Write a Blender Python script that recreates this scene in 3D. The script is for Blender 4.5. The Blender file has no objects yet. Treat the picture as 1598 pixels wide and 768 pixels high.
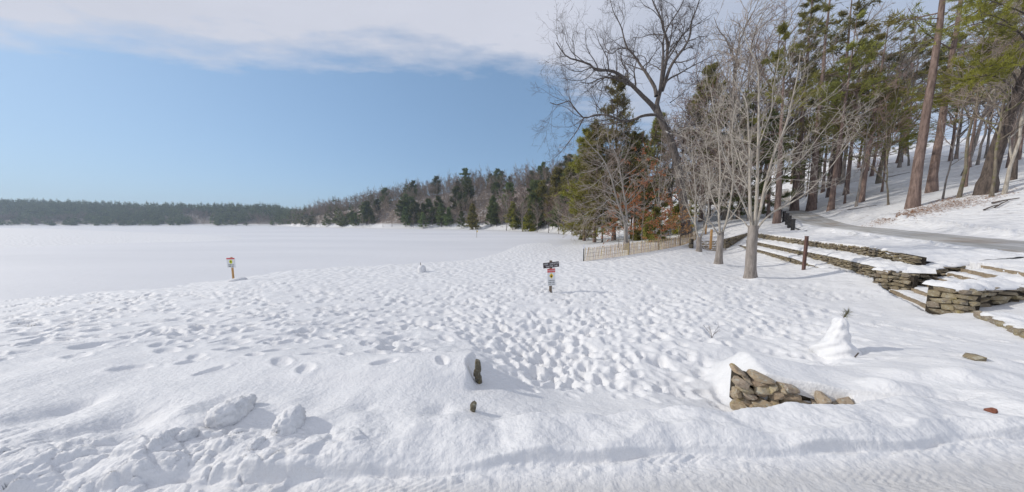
import bpy, math
import numpy as np
from mathutils import Vector, Matrix

# ------------------------------------------------------------------ camera, sky, sun, exposure
S = bpy.context.scene
COL = S.collection
F, CXP, CYP, CAMZ = 400.0, 799.0, 384.0, 2.5          # focal length in photo pixels, centre, eye height
PITCH = math.atan(34.0 / F)
cam = bpy.data.cameras.new("camera")
cam.sensor_fit = 'HORIZONTAL'; cam.sensor_width = 36.0; cam.lens = 36.0 * F / 1598.0
cam.clip_start = 0.05; cam.clip_end = 6000
camo = bpy.data.objects.new("camera", cam); COL.objects.link(camo)
camo.location = (0, 0, CAMZ); camo.rotation_euler = (math.pi / 2 - PITCH, 0, 0)
S.camera = camo

SUN_EL, SUN_ROT = math.radians(28), math.radians(-84)
world = bpy.data.worlds.new("World"); S.world = world; world.use_nodes = True
SKY_STRENGTH = 0.15; SKY_GAMMA = 0.44; SKY_TINT = (1.25, 1.70, 2.22, 1)
CLOUD_COL = (4.5, 4.6, 5.15, 1)
def build_sky():
    nt = world.node_tree; N = nt.nodes; L = nt.links
    bg = N['Background']; bg.inputs[1].default_value = SKY_STRENGTH
    sky = N.new('ShaderNodeTexSky'); sky.sky_type = 'NISHITA'; sky.sun_disc = False
    sky.sun_elevation = SUN_EL; sky.sun_rotation = SUN_ROT
    sky.air_density = 1.0; sky.dust_density = 0.6; sky.ozone_density = 1.3; sky.altitude = 60
    tc = N.new('ShaderNodeTexCoord')
    sep = N.new('ShaderNodeSeparateXYZ'); L.new(tc.outputs['Generated'], sep.inputs[0])
    def M(op, a, b=None, c=None):
        m = N.new('ShaderNodeMath'); m.operation = op
        for i, v in enumerate((a, b, c)):
            if v is None: continue
            if isinstance(v, (int, float)): m.inputs[i].default_value = v
            else: L.new(v, m.inputs[i])
        return m.outputs[0]
    z = M('MAXIMUM', sep.outputs[2], 0.04)
    px = M('DIVIDE', sep.outputs[0], z); py = M('DIVIDE', sep.outputs[1], z)   # the flat cloud deck, in units of its height
    comb = N.new('ShaderNodeCombineXYZ'); L.new(px, comb.inputs[0]); L.new(py, comb.inputs[1])
    def noise(scale, detail, stretch):
        mp = N.new('ShaderNodeMapping'); mp.inputs['Scale'].default_value = stretch
        L.new(comb.outputs[0], mp.inputs[0])
        n = N.new('ShaderNodeTexNoise'); n.inputs['Scale'].default_value = scale
        n.inputs['Detail'].default_value = detail; n.inputs['Roughness'].default_value = 0.6
        L.new(mp.outputs[0], n.inputs[0]); return n.outputs[0]
    n1 = noise(1.1, 6, (0.55, 1.0, 1)); n2 = noise(5.0, 6, (0.45, 1.0, 1)); n3 = noise(0.5, 3, (1, 1, 1))
    # the deck ends at about 1.6 cloud heights ahead and reaches farther over the right
    right = M('MAXIMUM', M('SUBTRACT', px, 0.15), 0.0)
    edge = M('ADD', 1.82, M('MULTIPLY', right, 1.5))
    edge = M('SUBTRACT', edge, M('MULTIPLY', M('MAXIMUM', M('SUBTRACT', M('MULTIPLY', px, -1), 1.6), 0.0), 0.18))
    d = M('DIVIDE', M('SUBTRACT', edge, py), M('ADD', 1.0, M('MULTIPLY', right, 1.6)))
    d = M('ADD', d, M('MULTIPLY', M('SUBTRACT', n1, 0.5), 0.75))
    d = M('ADD', d, M('MULTIPLY', M('SUBTRACT', n2, 0.5), 0.55))
    cov = M('SMOOTH_MIN', M('MAXIMUM', M('MULTIPLY', d, 2.4), 0.0), 1.0, 0.3)
    thin = M('ADD', 0.72, M('MULTIPLY', n2, 0.65))
    cov = M('MINIMUM', M('MULTIPLY', cov, thin), 0.93)
    rt = M('MINIMUM', M('MULTIPLY', right, 0.9), 1.0)
    cov = M('MULTIPLY', cov, M('SUBTRACT', 1.0, M('MULTIPLY', rt, 0.42)))
    mix = N.new('ShaderNodeMixRGB'); L.new(cov, mix.inputs[0])
    cc = N.new('ShaderNodeMixRGB'); L.new(n1, cc.inputs[0])
    cc.inputs[1].default_value = tuple(c * 0.86 for c in CLOUD_COL[:3]) + (1,)
    cc.inputs[2].default_value = tuple(c * 1.14 for c in CLOUD_COL[:3]) + (1,)
    gm = N.new('ShaderNodeGamma'); gm.inputs[1].default_value = SKY_GAMMA; L.new(sky.outputs[0], gm.inputs[0])
    tint = N.new('ShaderNodeMixRGB'); tint.blend_type = 'MULTIPLY'; tint.inputs[0].default_value = 1.0; tint.inputs[2].default_value = SKY_TINT
    L.new(gm.outputs[0], tint.inputs[1]); L.new(tint.outputs[0], mix.inputs[1]); L.new(cc.outputs[0], mix.inputs[2])
    L.new(mix.outputs[0], bg.inputs[0])
build_sky()
sl = bpy.data.lights.new("sun", 'SUN'); sl.energy = 2.7; sl.angle = math.radians(1.2); sl.color = (1.0, 0.94, 0.84)
so = bpy.data.objects.new("sun", sl); COL.objects.link(so)
SUN = Vector((math.sin(SUN_ROT) * math.cos(SUN_EL), math.cos(SUN_ROT) * math.cos(SUN_EL), math.sin(SUN_EL)))
so.rotation_euler = SUN.to_track_quat('Z', 'Y').to_euler(); so.location = (-30, 20, 40)
vs = S.view_settings
vs.view_transform = 'Standard'; vs.look = 'None'; vs.exposure = 0.0; vs.gamma = 1.0; vs.use_curve_mapping = False
S.cycles.max_bounces = 6; S.cycles.diffuse_bounces = 3; S.cycles.volume_bounces = 0
S.cycles.transparent_max_bounces = 8; S.cycles.caustics_reflective = False; S.cycles.caustics_refractive = False

rng = np.random.default_rng(7); HAZE = 0.00033

# ------------------------------------------------------------------ helpers
def ray(px, py):
    u = (px - CXP) / F; v = (CYP - py) / F
    c, s = math.cos(PITCH), math.sin(PITCH)
    d = np.array((u, c + v * s, -s + v * c)); return d / d[1]
def at(px, py, D):
    return np.array((0, 0, CAMZ)) + ray(px, py) * D

def tag(o, label=None, cat=None, group=None, kind=None):
    if label: o['label'] = label
    if cat: o['category'] = cat
    if group: o['group'] = group
    if kind: o['kind'] = kind
    return o
def thing(name, label, cat, loc=(0, 0, 0), rz=0.0, group=None):
    o = bpy.data.objects.new(name, None); COL.objects.link(o)
    o.empty_display_size = 0.2
    o.location = tuple(float(c) for c in loc); o.rotation_euler = (0, 0, rz)
    return tag(o, label, cat, group, 'thing')
def link(name, me, parent=None, loc=None, rot=None, scale=None):
    o = bpy.data.objects.new(name, me); COL.objects.link(o)
    if parent: o.parent = parent
    if loc is not None: o.location = tuple(float(c) for c in loc)
    if rot is not None: o.rotation_euler = tuple(float(c) for c in rot)
    if scale is not None: o.scale = tuple(float(c) for c in scale)
    return o
def copy_tree(o, parent=None):
    c = o.copy(); COL.objects.link(c)
    if parent: c.parent = parent
    for ch in list(o.children): copy_tree(ch, c)
    return c

class Geo:
    """collects vertices and faces (tris and quads) with a material slot each"""
    def __init__(s): s.v = []; s.q = []; s.t = []; s.qm = []; s.tm = []; s.n = 0
    def add(s, V, Q=None, T=None, m=0):
        V = np.asarray(V, float).reshape(-1, 3)
        if Q is not None and len(Q): Q = np.asarray(Q, int); s.q.append(Q + s.n); s.qm.append(np.full(len(Q), m))
        if T is not None and len(T): T = np.asarray(T, int); s.t.append(T + s.n); s.tm.append(np.full(len(T), m))
        s.v.append(V); s.n += len(V); return s
    def join(s, g, m=None):
        off = s.n
        for V in g.v: s.v.append(V); s.n += len(V)
        for Q, M in zip(g.q, g.qm): s.q.append(Q + off); s.qm.append(M if m is None else np.full(len(Q), m))
        for T, M in zip(g.t, g.tm): s.t.append(T + off); s.tm.append(M if m is None else np.full(len(T), m))
        return s
    def arrays(s):
        V = np.concatenate(s.v) if s.v else np.zeros((0, 3))
        Q = np.concatenate(s.q) if s.q else np.zeros((0, 4), int)
        T = np.concatenate(s.t) if s.t else np.zeros((0, 3), int)
        qm = np.concatenate(s.qm) if s.qm else np.zeros(0, int); tm = np.concatenate(s.tm) if s.tm else np.zeros(0, int)
        return V, Q, T, qm, tm
    def mesh(s, name, mats, smooth=False):
        V, Q, T, qm, tm = s.arrays()
        me = bpy.data.meshes.new(name)
        nq, ntr = len(Q), len(T)
        me.vertices.add(len(V)); me.vertices.foreach_set("co", V.astype(np.float32).ravel())
        me.loops.add(nq * 4 + ntr * 3)
        me.loops.foreach_set("vertex_index", np.concatenate((Q.ravel(), T.ravel())).astype(np.int32))
        me.polygons.add(nq + ntr)
        me.polygons.foreach_set("loop_start", np.concatenate((np.arange(nq) * 4, nq * 4 + np.arange(ntr) * 3)).astype(np.int32))
        me.polygons.foreach_set("material_index", np.concatenate((qm, tm)).astype(np.int32))
        me.polygons.foreach_set("use_smooth", np.full(nq + ntr, bool(smooth)))
        for m in (mats if isinstance(mats, (list, tuple)) else [mats]): me.materials.append(m)
        me.update(calc_edges=True); me.validate()
        return me

BOXQ = np.array([[0, 3, 2, 1], [4, 5, 6, 7], [0, 1, 5, 4], [1, 2, 6, 5], [2, 3, 7, 6], [3, 0, 4, 7]])
def box(g, lo, hi, m=0, ch=0.0):
    (x0, y0, z0), (x1, y1, z1) = lo, hi
    V = [(x0, y0, z0), (x1, y0, z0), (x1, y1, z0), (x0, y1, z0), (x0, y0, z1), (x1, y0, z1), (x1, y1, z1), (x0, y1, z1)]
    return g.add(V, BOXQ, None, m)
def norm(a): return a / np.maximum(np.linalg.norm(a, axis=-1, keepdims=True), 1e-9)
def tubes(g, P, R, k=4, m=0, cap=True):
    """P (B,n,3) centre lines, R (B,n) radii"""
    P = np.asarray(P, float); R = np.asarray(R, float)
    if P.ndim == 2: P = P[None]; R = R[None]
    B, n, _ = P.shape
    T = np.gradient(P, axis=1); T = norm(T)
    mean = norm(P[:, -1] - P[:, 0]); ref = np.where(np.abs(mean[:, 2:3]) > 0.8, np.array([[1.0, 0, 0]]), np.array([[0, 0, 1.0]]))
    ref = np.repeat(ref[:, None], n, 1)
    N1 = norm(np.cross(T, ref)); N2 = np.cross(T, N1)
    a = np.arange(k) / k * 2 * np.pi
    V = P[:, :, None] + R[:, :, None, None] * (np.cos(a)[None, None, :, None] * N1[:, :, None] + np.sin(a)[None, None, :, None] * N2[:, :, None])
    b = (np.arange(B) * n * k)[:, None, None]; i = (np.arange(n - 1) * k)[None, :, None]; j = np.arange(k)[None, None]
    j2 = (j + 1) % k
    Q = np.stack((b + i + j, b + i + j2, b + i + k + j2, b + i + k + j), -1).reshape(-1, 4)
    g.add(V.reshape(-1, 3), Q, None, m)
    return g
def tube(pts, rad, k=8):
    g = Geo(); pts = np.asarray(pts, float); rad = np.full(len(pts), rad) if np.isscalar(rad) else np.asarray(rad)
    return tubes(g, pts, rad, k)
def catmull(pts, n):
    p = np.asarray(pts, float); m = len(p)
    seg = np.linalg.norm(np.diff(p, axis=0), axis=1); t = np.concatenate(([0], np.cumsum(seg)))
    e = np.vstack((2 * p[0] - p[1], p, 2 * p[-1] - p[-2]))
    u = np.linspace(0, t[-1], n); i = np.clip(np.searchsorted(t, u, 'right') - 1, 0, m - 2)
    f = ((u - t[i]) / np.maximum(seg[i], 1e-9))[:, None]
    a, b, c, d = e[i], e[i + 1], e[i + 2], e[i + 3]
    return 0.5 * (2 * b + (c - a) * f + (2 * a - 5 * b + 4 * c - d) * f ** 2 + (3 * b - a - 3 * c + d) * f ** 3)

def _h(ix, iy, s):
    h = (ix.astype(np.int64) * 374761393 + iy.astype(np.int64) * 668265263 + s * 1442695041) & 0xFFFFFFFF
    h = ((h ^ (h >> 13)) * 1274126177) & 0xFFFFFFFF
    return ((h ^ (h >> 16)) & 0xFFFF) / 65535.0 * 2 * np.pi
def perlin(x, y, s=0):
    x0 = np.floor(x); y0 = np.floor(y); fx = x - x0; fy = y - y0
    u = fx * fx * fx * (fx * (fx * 6 - 15) + 10); v = fy * fy * fy * (fy * (fy * 6 - 15) + 10)
    def gd(dx, dy):
        a = _h(x0 + dx, y0 + dy, s); return np.cos(a) * (fx - dx) + np.sin(a) * (fy - dy)
    n00, n10, n01, n11 = gd(0, 0), gd(1, 0), gd(0, 1), gd(1, 1)
    return 1.5 * ((n00 * (1 - u) + n10 * u) * (1 - v) + (n01 * (1 - u) + n11 * u) * v)
def fbm(x, y, o=4, s=0, g=0.5):
    r = 0; a = 1
    for k in range(o): r = r + a * perlin(x * 2 ** k, y * 2 ** k, s + k * 17); a *= g
    return r
def worley(x, y, s=0):
    x0 = np.floor(x); y0 = np.floor(y); f1 = np.full(x.shape, 9.0); f2 = f1.copy(); idv = np.zeros(x.shape)
    for dx in (-1, 0, 1):
        for dy in (-1, 0, 1):
            a = _h(x0 + dx, y0 + dy, s) / 6.2832; b = _h(x0 + dx, y0 + dy, s + 5) / 6.2832
            d = np.hypot(x0 + dx + a - x, y0 + dy + b - y); c = _h(x0 + dx, y0 + dy, s + 9) / 6.2832
            n = d < f1; f2 = np.where(n, f1, np.minimum(f2, d)); idv = np.where(n, c, idv); f1 = np.where(n, d, f1)
    return f1, f2, idv
def sstep(a, b, x):
    t = np.clip((x - a) / (b - a), 0, 1); return t * t * (3 - 2 * t)

# ------------------------------------------------------------------ materials
def material(name):
    m = bpy.data.materials.new(name); m.use_nodes = True
    nt = m.node_tree; return m, nt, nt.nodes, nt.links, nt.nodes['Principled BSDF']
def setb(b, rough=0.8, spec=0.25, col=None):
    b.inputs['Roughness'].default_value = rough; b.inputs['Specular IOR Level'].default_value = spec
    if col: b.inputs['Base Color'].default_value = (*col, 1)
def nnode(N, L, vec, scale, detail=4, rough=0.6):
    n = N.new('ShaderNodeTexNoise'); n.inputs['Scale'].default_value = scale
    n.inputs['Detail'].default_value = detail; n.inputs['Roughness'].default_value = rough
    if vec is not None: L.new(vec, n.inputs['Vector'])
    return n.outputs[0]
def ramp(N, L, fac, stops):
    r = N.new('ShaderNodeValToRGB'); e = r.color_ramp.elements
    e[0].position, e[0].color = stops[0][0], (*stops[0][1], 1)
    e[1].position, e[1].color = stops[-1][0], (*stops[-1][1], 1)
    for p, c in stops[1:-1]:
        k = e.new(p); k.color = (*c, 1)
    L.new(fac, r.inputs[0]); return r.outputs[0]
def math_(N, L, op, a, b=None, clamp=False):
    m = N.new('ShaderNodeMath'); m.operation = op; m.use_clamp = clamp
    for i, v in enumerate((a, b)):
        if v is None: continue
        if isinstance(v, (int, float)): m.inputs[i].default_value = v
        else: L.new(v, m.inputs[i])
    return m.outputs[0]
def mix(N, L, f, a, b):
    m = N.new('ShaderNodeMixRGB')
    for i, v in enumerate((f, a, b)):
        if isinstance(v, (int, float)): m.inputs[i].default_value = v
        elif isinstance(v, tuple): m.inputs[i].default_value = (*v, 1)
        else: L.new(v, m.inputs[i])
    return m.outputs[0]
def bump(N, L, b, h, strength, dist):
    n = N.new('ShaderNodeBump'); n.inputs['Strength'].default_value = strength; n.inputs['Distance'].default_value = dist
    L.new(h, n.inputs['Height']); L.new(n.outputs[0], b.inputs['Normal'])
SNOW = (0.745, 0.75, 0.765)
def snow_mat(name, bumpy=1.0, litter=False):
    m, nt, N, L, b = material(name); setb(b, 0.65, 0.2, SNOW)
    geo = N.new('ShaderNodeNewGeometry'); pos = geo.outputs['Position']
    n1 = nnode(N, L, pos, 28, 4, 0.65); n2 = nnode(N, L, pos, 5.5, 3, 0.6)
    vor = N.new('ShaderNodeTexVoronoi'); vor.feature = 'SMOOTH_F1'; vor.inputs['Scale'].default_value = 2.6; L.new(pos, vor.inputs['Vector'])
    h = math_(N, L, 'ADD', math_(N, L, 'MULTIPLY', n1, 0.012 * bumpy), math_(N, L, 'MULTIPLY', n2, 0.03 * bumpy))
    if litter:
        # trampled hollows on the beach where the mesh no longer resolves them; duff shows through on the wooded hills
        sep = N.new('ShaderNodeSeparateXYZ'); L.new(pos, sep.inputs[0])
        far = math_(N, L, 'MULTIPLY', math_(N, L, 'SUBTRACT', sep.outputs[1], 9.0), 0.12, True)
        hv = math_(N, L, 'MULTIPLY', math_(N, L, 'MULTIPLY', vor.outputs['Distance'], 0.12), far)
        h = math_(N, L, 'ADD', h, hv)
        hill = math_(N, L, 'MULTIPLY', math_(N, L, 'SUBTRACT', sep.outputs[2], 1.9), 0.5, True)
        n3 = nnode(N, L, pos, 0.35, 6, 0.7); n4 = nnode(N, L, pos, 3.0, 4, 0.7)
        k = math_(N, L, 'SUBTRACT', math_(N, L, 'ADD', math_(N, L, 'MULTIPLY', n3, 0.6), math_(N, L, 'MULTIPLY', n4, 0.4)), math_(N, L, 'SUBTRACT', 0.56, math_(N, L, 'MULTIPLY', math_(N, L, 'MULTIPLY', math_(N, L, 'SUBTRACT', sep.outputs[1], 90.0), 0.02, True), 0.19)))
        k = math_(N, L, 'MULTIPLY', math_(N, L, 'MULTIPLY', k, 9.0, True), hill)
        n5 = nnode(N, L, pos, 1.2, 2)
        duff = ramp(N, L, n5, [(0.35, (0.10, 0.065, 0.04)), (0.65, (0.22, 0.15, 0.10))])
        ey = math_(N, L, 'SUBTRACT', math_(N, L, 'ADD', math_(N, L, 'MULTIPLY', sep.outputs[0], 0.055), 2.36), sep.outputs[1])
        rd = math_(N, L, 'MULTIPLY', ey, 5.0, True); gr = nnode(N, L, pos, 9.0, 5, 0.75); gr2 = nnode(N, L, pos, 60.0, 2, 0.6)
        snow = mix(N, L, math_(N, L, 'MULTIPLY', rd, math_(N, L, 'ADD', 0.25, math_(N, L, 'MULTIPLY', gr, 0.75))), SNOW, (0.50, 0.495, 0.49))
        spk = math_(N, L, 'MULTIPLY', math_(N, L, 'MULTIPLY', math_(N, L, 'SUBTRACT', gr2, 0.70), 12.0, True), rd)
        snow = mix(N, L, math_(N, L, 'MULTIPLY', spk, 0.5), snow, (0.22, 0.20, 0.18))
        L.new(mix(N, L, math_(N, L, 'MULTIPLY', k, 0.88), snow, duff), b.inputs['Base Color'])
    bump(N, L, b, h, 1.0, 1.0)
    return m
M = {}
M['snow'] = snow_mat("snow_surface", 1.0, True)
M['snow_cap'] = snow_mat("snow_cap", 1.0)
def lake_mat():
    m, nt, N, L, b = material("lake_snow"); setb(b, 0.6, 0.25)
    geo = N.new('ShaderNodeNewGeometry'); mp = N.new('ShaderNodeMapping'); mp.inputs['Scale'].default_value = (0.35, 1.6, 1)
    L.new(geo.outputs['Position'], mp.inputs[0])
    n = nnode(N, L, mp.outputs[0], 0.035, 5, 0.55)
    c = ramp(N, L, n, [(0.30, (0.62, 0.63, 0.66)), (0.55, (0.70, 0.705, 0.73))])
    n2 = nnode(N, L, mp.outputs[0], 0.02, 3, 0.5)
    k = math_(N, L, 'MULTIPLY', math_(N, L, 'SUBTRACT', n2, 0.64), 8.0, True)
    L.new(mix(N, L, math_(N, L, 'MULTIPLY', k, 0.5), c, (0.52, 0.55, 0.63)), b.inputs['Base Color'])
    h = math_(N, L, 'ADD', math_(N, L, 'MULTIPLY', nnode(N, L, geo.outputs['Position'], 1.5, 4), 0.05), math_(N, L, 'MULTIPLY', nnode(N, L, geo.outputs['Position'], 18, 3), 0.008))
    bump(N, L, b, h, 0.6, 1.0); return m
M['lake'] = lake_mat()
def road_mat():
    m, nt, N, L, b = material("asphalt_road"); setb(b, 0.85, 0.3)
    geo = N.new('ShaderNodeNewGeometry'); pos = geo.outputs['Position']
    uv = N.new('ShaderNodeUVMap'); mp = N.new('ShaderNodeMapping'); mp.inputs['Scale'].default_value = (0.25, 3.0, 1); L.new(uv.outputs[0], mp.inputs[0])
    n = nnode(N, L, mp.outputs[0], 1.0, 6, 0.65); n2 = nnode(N, L, pos, 40, 3)
    a = ramp(N, L, n2, [(0.3, (0.30, 0.295, 0.28)), (0.7, (0.44, 0.43, 0.405))])
    k = ramp(N, L, n, [(0.42, (0, 0, 0)), (0.60, (1, 1, 1))])
    c = mix(N, L, math_(N, L, 'MULTIPLY', k, 0.6), a, (0.60, 0.60, 0.61))
    us = N.new('ShaderNodeSeparateXYZ'); L.new(uv.outputs[0], us.inputs[0])
    eg = math_(N, L, 'ABSOLUTE', math_(N, L, 'SUBTRACT', math_(N, L, 'DIVIDE', us.outputs[1], 3.82), 0.5))
    eg = math_(N, L, 'MULTIPLY', math_(N, L, 'SUBTRACT', math_(N, L, 'ADD', eg, math_(N, L, 'MULTIPLY', nnode(N, L, pos, 0.9, 5, 0.7), 0.32)), 0.555), 9.0, True)
    c = mix(N, L, math_(N, L, 'MULTIPLY', math_(N, L, 'MULTIPLY', math_(N, L, 'SUBTRACT', nnode(N, L, pos, 0.35, 3), 0.5), 8.0, True), 0.5), c, (0.26, 0.19, 0.13))
    L.new(mix(N, L, eg, c, SNOW), b.inputs['Base Color'])
    bump(N, L, b, n2, 0.3, 0.01); return m
M['road'] = road_mat()
def bark(name, c1, c2, scale=6.0, snow=0.0, moss=0.0, stretch=0.18, bd=0.03):
    m, nt, N, L, b = material(name); setb(b, 0.9, 0.15)
    tc = N.new('ShaderNodeTexCoord'); mp = N.new('ShaderNodeMapping'); mp.inputs['Scale'].default_value = (1, 1, stretch)
    L.new(tc.outputs['Object'], mp.inputs[0])
    n = nnode(N, L, mp.outputs[0], scale, 5, 0.7); n2 = nnode(N, L, tc.outputs['Object'], 0.9, 3)
    c = ramp(N, L, n, [(0.36, c1), (0.62, c2)])
    c = mix(N, L, math_(N, L, 'MULTIPLY', n2, 0.35), c, tuple(x * 0.6 for x in c1))
    geo = N.new('ShaderNodeNewGeometry')
    if moss:
        k = math_(N, L, 'MULTIPLY', math_(N, L, 'SUBTRACT', nnode(N, L, tc.outputs['Object'], 2.2, 4), 0.5), 6.0, True)
        c = mix(N, L, math_(N, L, 'MULTIPLY', k, moss), c, (0.13, 0.14, 0.035))
    if snow:
        sp = N.new('ShaderNodeSeparateXYZ'); L.new(geo.outputs['Normal'], sp.inputs[0])
        k = math_(N, L, 'ADD', sp.outputs[2], math_(N, L, 'MULTIPLY', math_(N, L, 'SUBTRACT', nnode(N, L, tc.outputs['Object'], 1.6, 3), 0.55), 2.0))
        k = math_(N, L, 'MULTIPLY', math_(N, L, 'SUBTRACT', k, 0.55), 5.0, True)
        c = mix(N, L, math_(N, L, 'MULTIPLY', k, snow), c, SNOW)
    L.new(c, b.inputs['Base Color']); bump(N, L, b, n, 0.8, bd); return m
M['oak_bark'] = bark("oak_bark", (0.065, 0.055, 0.05), (0.19, 0.165, 0.15), 5, snow=0.75)
M['maple_bark'] = bark("maple_bark", (0.28, 0.25, 0.215), (0.55, 0.505, 0.44), 9, snow=0.25)
M['beech_bark'] = bark("beech_bark", (0.27, 0.245, 0.22), (0.43, 0.40, 0.37), 5, snow=0.9)
M['pine_bark'] = bark("pine_bark", (0.12, 0.085, 0.072), (0.30, 0.22, 0.19), 7)
M['dark_bark'] = bark("dark_bark", (0.06, 0.05, 0.045), (0.17, 0.135, 0.115), 7)
M['moss_bark'] = bark("moss_bark", (0.12, 0.10, 0.08), (0.28, 0.24, 0.19), 7, moss=0.9)
M['grey_bark'] = bark("grey_bark", (0.18, 0.16, 0.145), (0.38, 0.34, 0.31), 6, snow=0.3)
def plain(name, col, rough=0.8, spec=0.2, var=0.0, vscale=3.0, rand=0.0, transl=0.0, bumps=0.0):
    m, nt, N, L, b = material(name); setb(b, rough, spec, col)
    c = None
    if var:
        geo = N.new('ShaderNodeNewGeometry')
        n = nnode(N, L, geo.outputs['Position'], vscale, 4, 0.65)
        c = ramp(N, L, n, [(0.3, tuple(x * (1 - var) for x in col)), (0.7, tuple(min(1, x * (1 + var)) for x in col))])
        if bumps: bump(N, L, b, n, bumps, 0.02)
    if rand:
        oi = N.new('ShaderNodeObjectInfo'); hs = N.new('ShaderNodeHueSaturation')
        L.new(math_(N, L, 'ADD', math_(N, L, 'MULTIPLY', oi.outputs['Random'], 2 * rand), 1 - rand), hs.inputs['Value'])
        L.new(math_(N, L, 'ADD', math_(N, L, 'MULTIPLY', oi.outputs['Random'], 0.05), 0.475), hs.inputs['Hue'])
        if c is not None: L.new(c, hs.inputs['Color'])
        else: hs.inputs['Color'].default_value = (*col, 1)
        c = hs.outputs[0]
    if c is not None: L.new(c, b.inputs['Base Color'])
    if transl:
        t = N.new('ShaderNodeBsdfTranslucent'); mx = N.new('ShaderNodeMixShader'); mx.inputs[0].default_value = transl
        if c is not None: L.new(c, t.inputs[0])
        else: t.inputs[0].default_value = (*col, 1)
        L.new(b.outputs[0], mx.inputs[1]); L.new(t.outputs[0], mx.inputs[2]); L.new(mx.outputs[0], N['Material Output'].inputs[0])
    return m
M['twig'] = plain("grey_twigs", (0.33, 0.275, 0.235), var=0.3, vscale=0.8)
M['maple_twig'] = plain("maple_twigs", (0.41, 0.37, 0.32), var=0.25, vscale=0.8)
M['oak_twig'] = plain("oak_twigs", (0.11, 0.09, 0.08), var=0.3, vscale=0.6)
M['far_twig'] = plain("far_twigs", (0.215, 0.16, 0.13), var=0.35, vscale=0.12, rand=0.25)
M['red_twig'] = plain("red_brown_twigs", (0.28, 0.205, 0.175), var=0.35, vscale=0.4, rand=0.2)
M['needle'] = plain("pine_needles", (0.25, 0.235, 0.06), 0.6, 0.3, var=0.55, vscale=0.7, rand=0.25, transl=0.42)
M['needle_lit'] = plain("yellow_green_needles", (0.30, 0.295, 0.05), 0.6, 0.3, var=0.45, vscale=1.2, transl=0.42)
M['needle_dark'] = plain("hemlock_needles", (0.15, 0.175, 0.045), 0.6, 0.3, var=0.5, vscale=0.5, rand=0.25, transl=0.4)
M['needle_far'] = plain("far_needles", (0.13, 0.155, 0.055), 0.7, 0.2, var=0.5, vscale=0.10, rand=0.35, transl=0.2)
M['leaf_orange'] = plain("dead_orange_leaves", (0.42, 0.17, 0.075), 0.7, 0.2, var=0.35, vscale=2, transl=0.35)
M['leaf_tan'] = plain("dead_tan_leaves", (0.46, 0.26, 0.11), 0.7, 0.2, var=0.35, vscale=2, transl=0.35)
M['litter'] = plain("leaf_litter", (0.26, 0.135, 0.07), 0.85, 0.1, var=0.45, vscale=5)
M['slat'] = plain("weathered_slat_wood", (0.52, 0.39, 0.24), 0.8, 0.2, var=0.25, vscale=9, rand=0.25)
M['new_wood'] = plain("new_timber", (0.50, 0.29, 0.12), 0.7, 0.25, var=0.2, vscale=8)
M['old_wood'] = plain("grey_brown_timber", (0.20, 0.155, 0.115), 0.8, 0.2, var=0.3, vscale=10, bumps=0.3)
M['riser'] = plain("stair_timber", (0.30, 0.24, 0.17), 0.85, 0.2, var=0.3, vscale=6, bumps=0.4)
M['post_brown'] = plain("brown_painted_post", (0.115, 0.062, 0.05), 0.6, 0.3, var=0.25, vscale=10)
M['black_metal'] = plain("dark_railing_metal", (0.03, 0.027, 0.027), 0.5, 0.4, var=0.3, vscale=8)
M['wire'] = plain("galvanised_wire", (0.35, 0.33, 0.30), 0.5, 0.5)
M['white_plastic'] = plain("white_tag", (0.8, 0.8, 0.8), 0.5, 0.3)
M['sign_brown'] = plain("dark_brown_sign_paint", (0.055, 0.04, 0.042), 0.6, 0.3, var=0.2, vscale=14)
M['sign_white'] = plain("white_sign_face", (0.74, 0.75, 0.76), 0.45, 0.4)
M['sign_red'] = plain("red_sign_band", (0.62, 0.10, 0.10), 0.5, 0.4)
M['sign_yellow'] = plain("yellow_sign_diamond", (0.80, 0.55, 0.02), 0.5, 0.4)
M['sign_green'] = plain("yellow_green_disc", (0.62, 0.66, 0.02), 0.5, 0.4)
M['ink'] = plain("black_print", (0.03, 0.03, 0.03), 0.5, 0.3)
M['letter_white'] = plain("white_lettering", (0.72, 0.72, 0.72), 0.6, 0.3)
M['brick'] = plain("red_brown_stone", (0.22, 0.09, 0.06), 0.85, 0.2, var=0.4, vscale=14, bumps=0.4)
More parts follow.
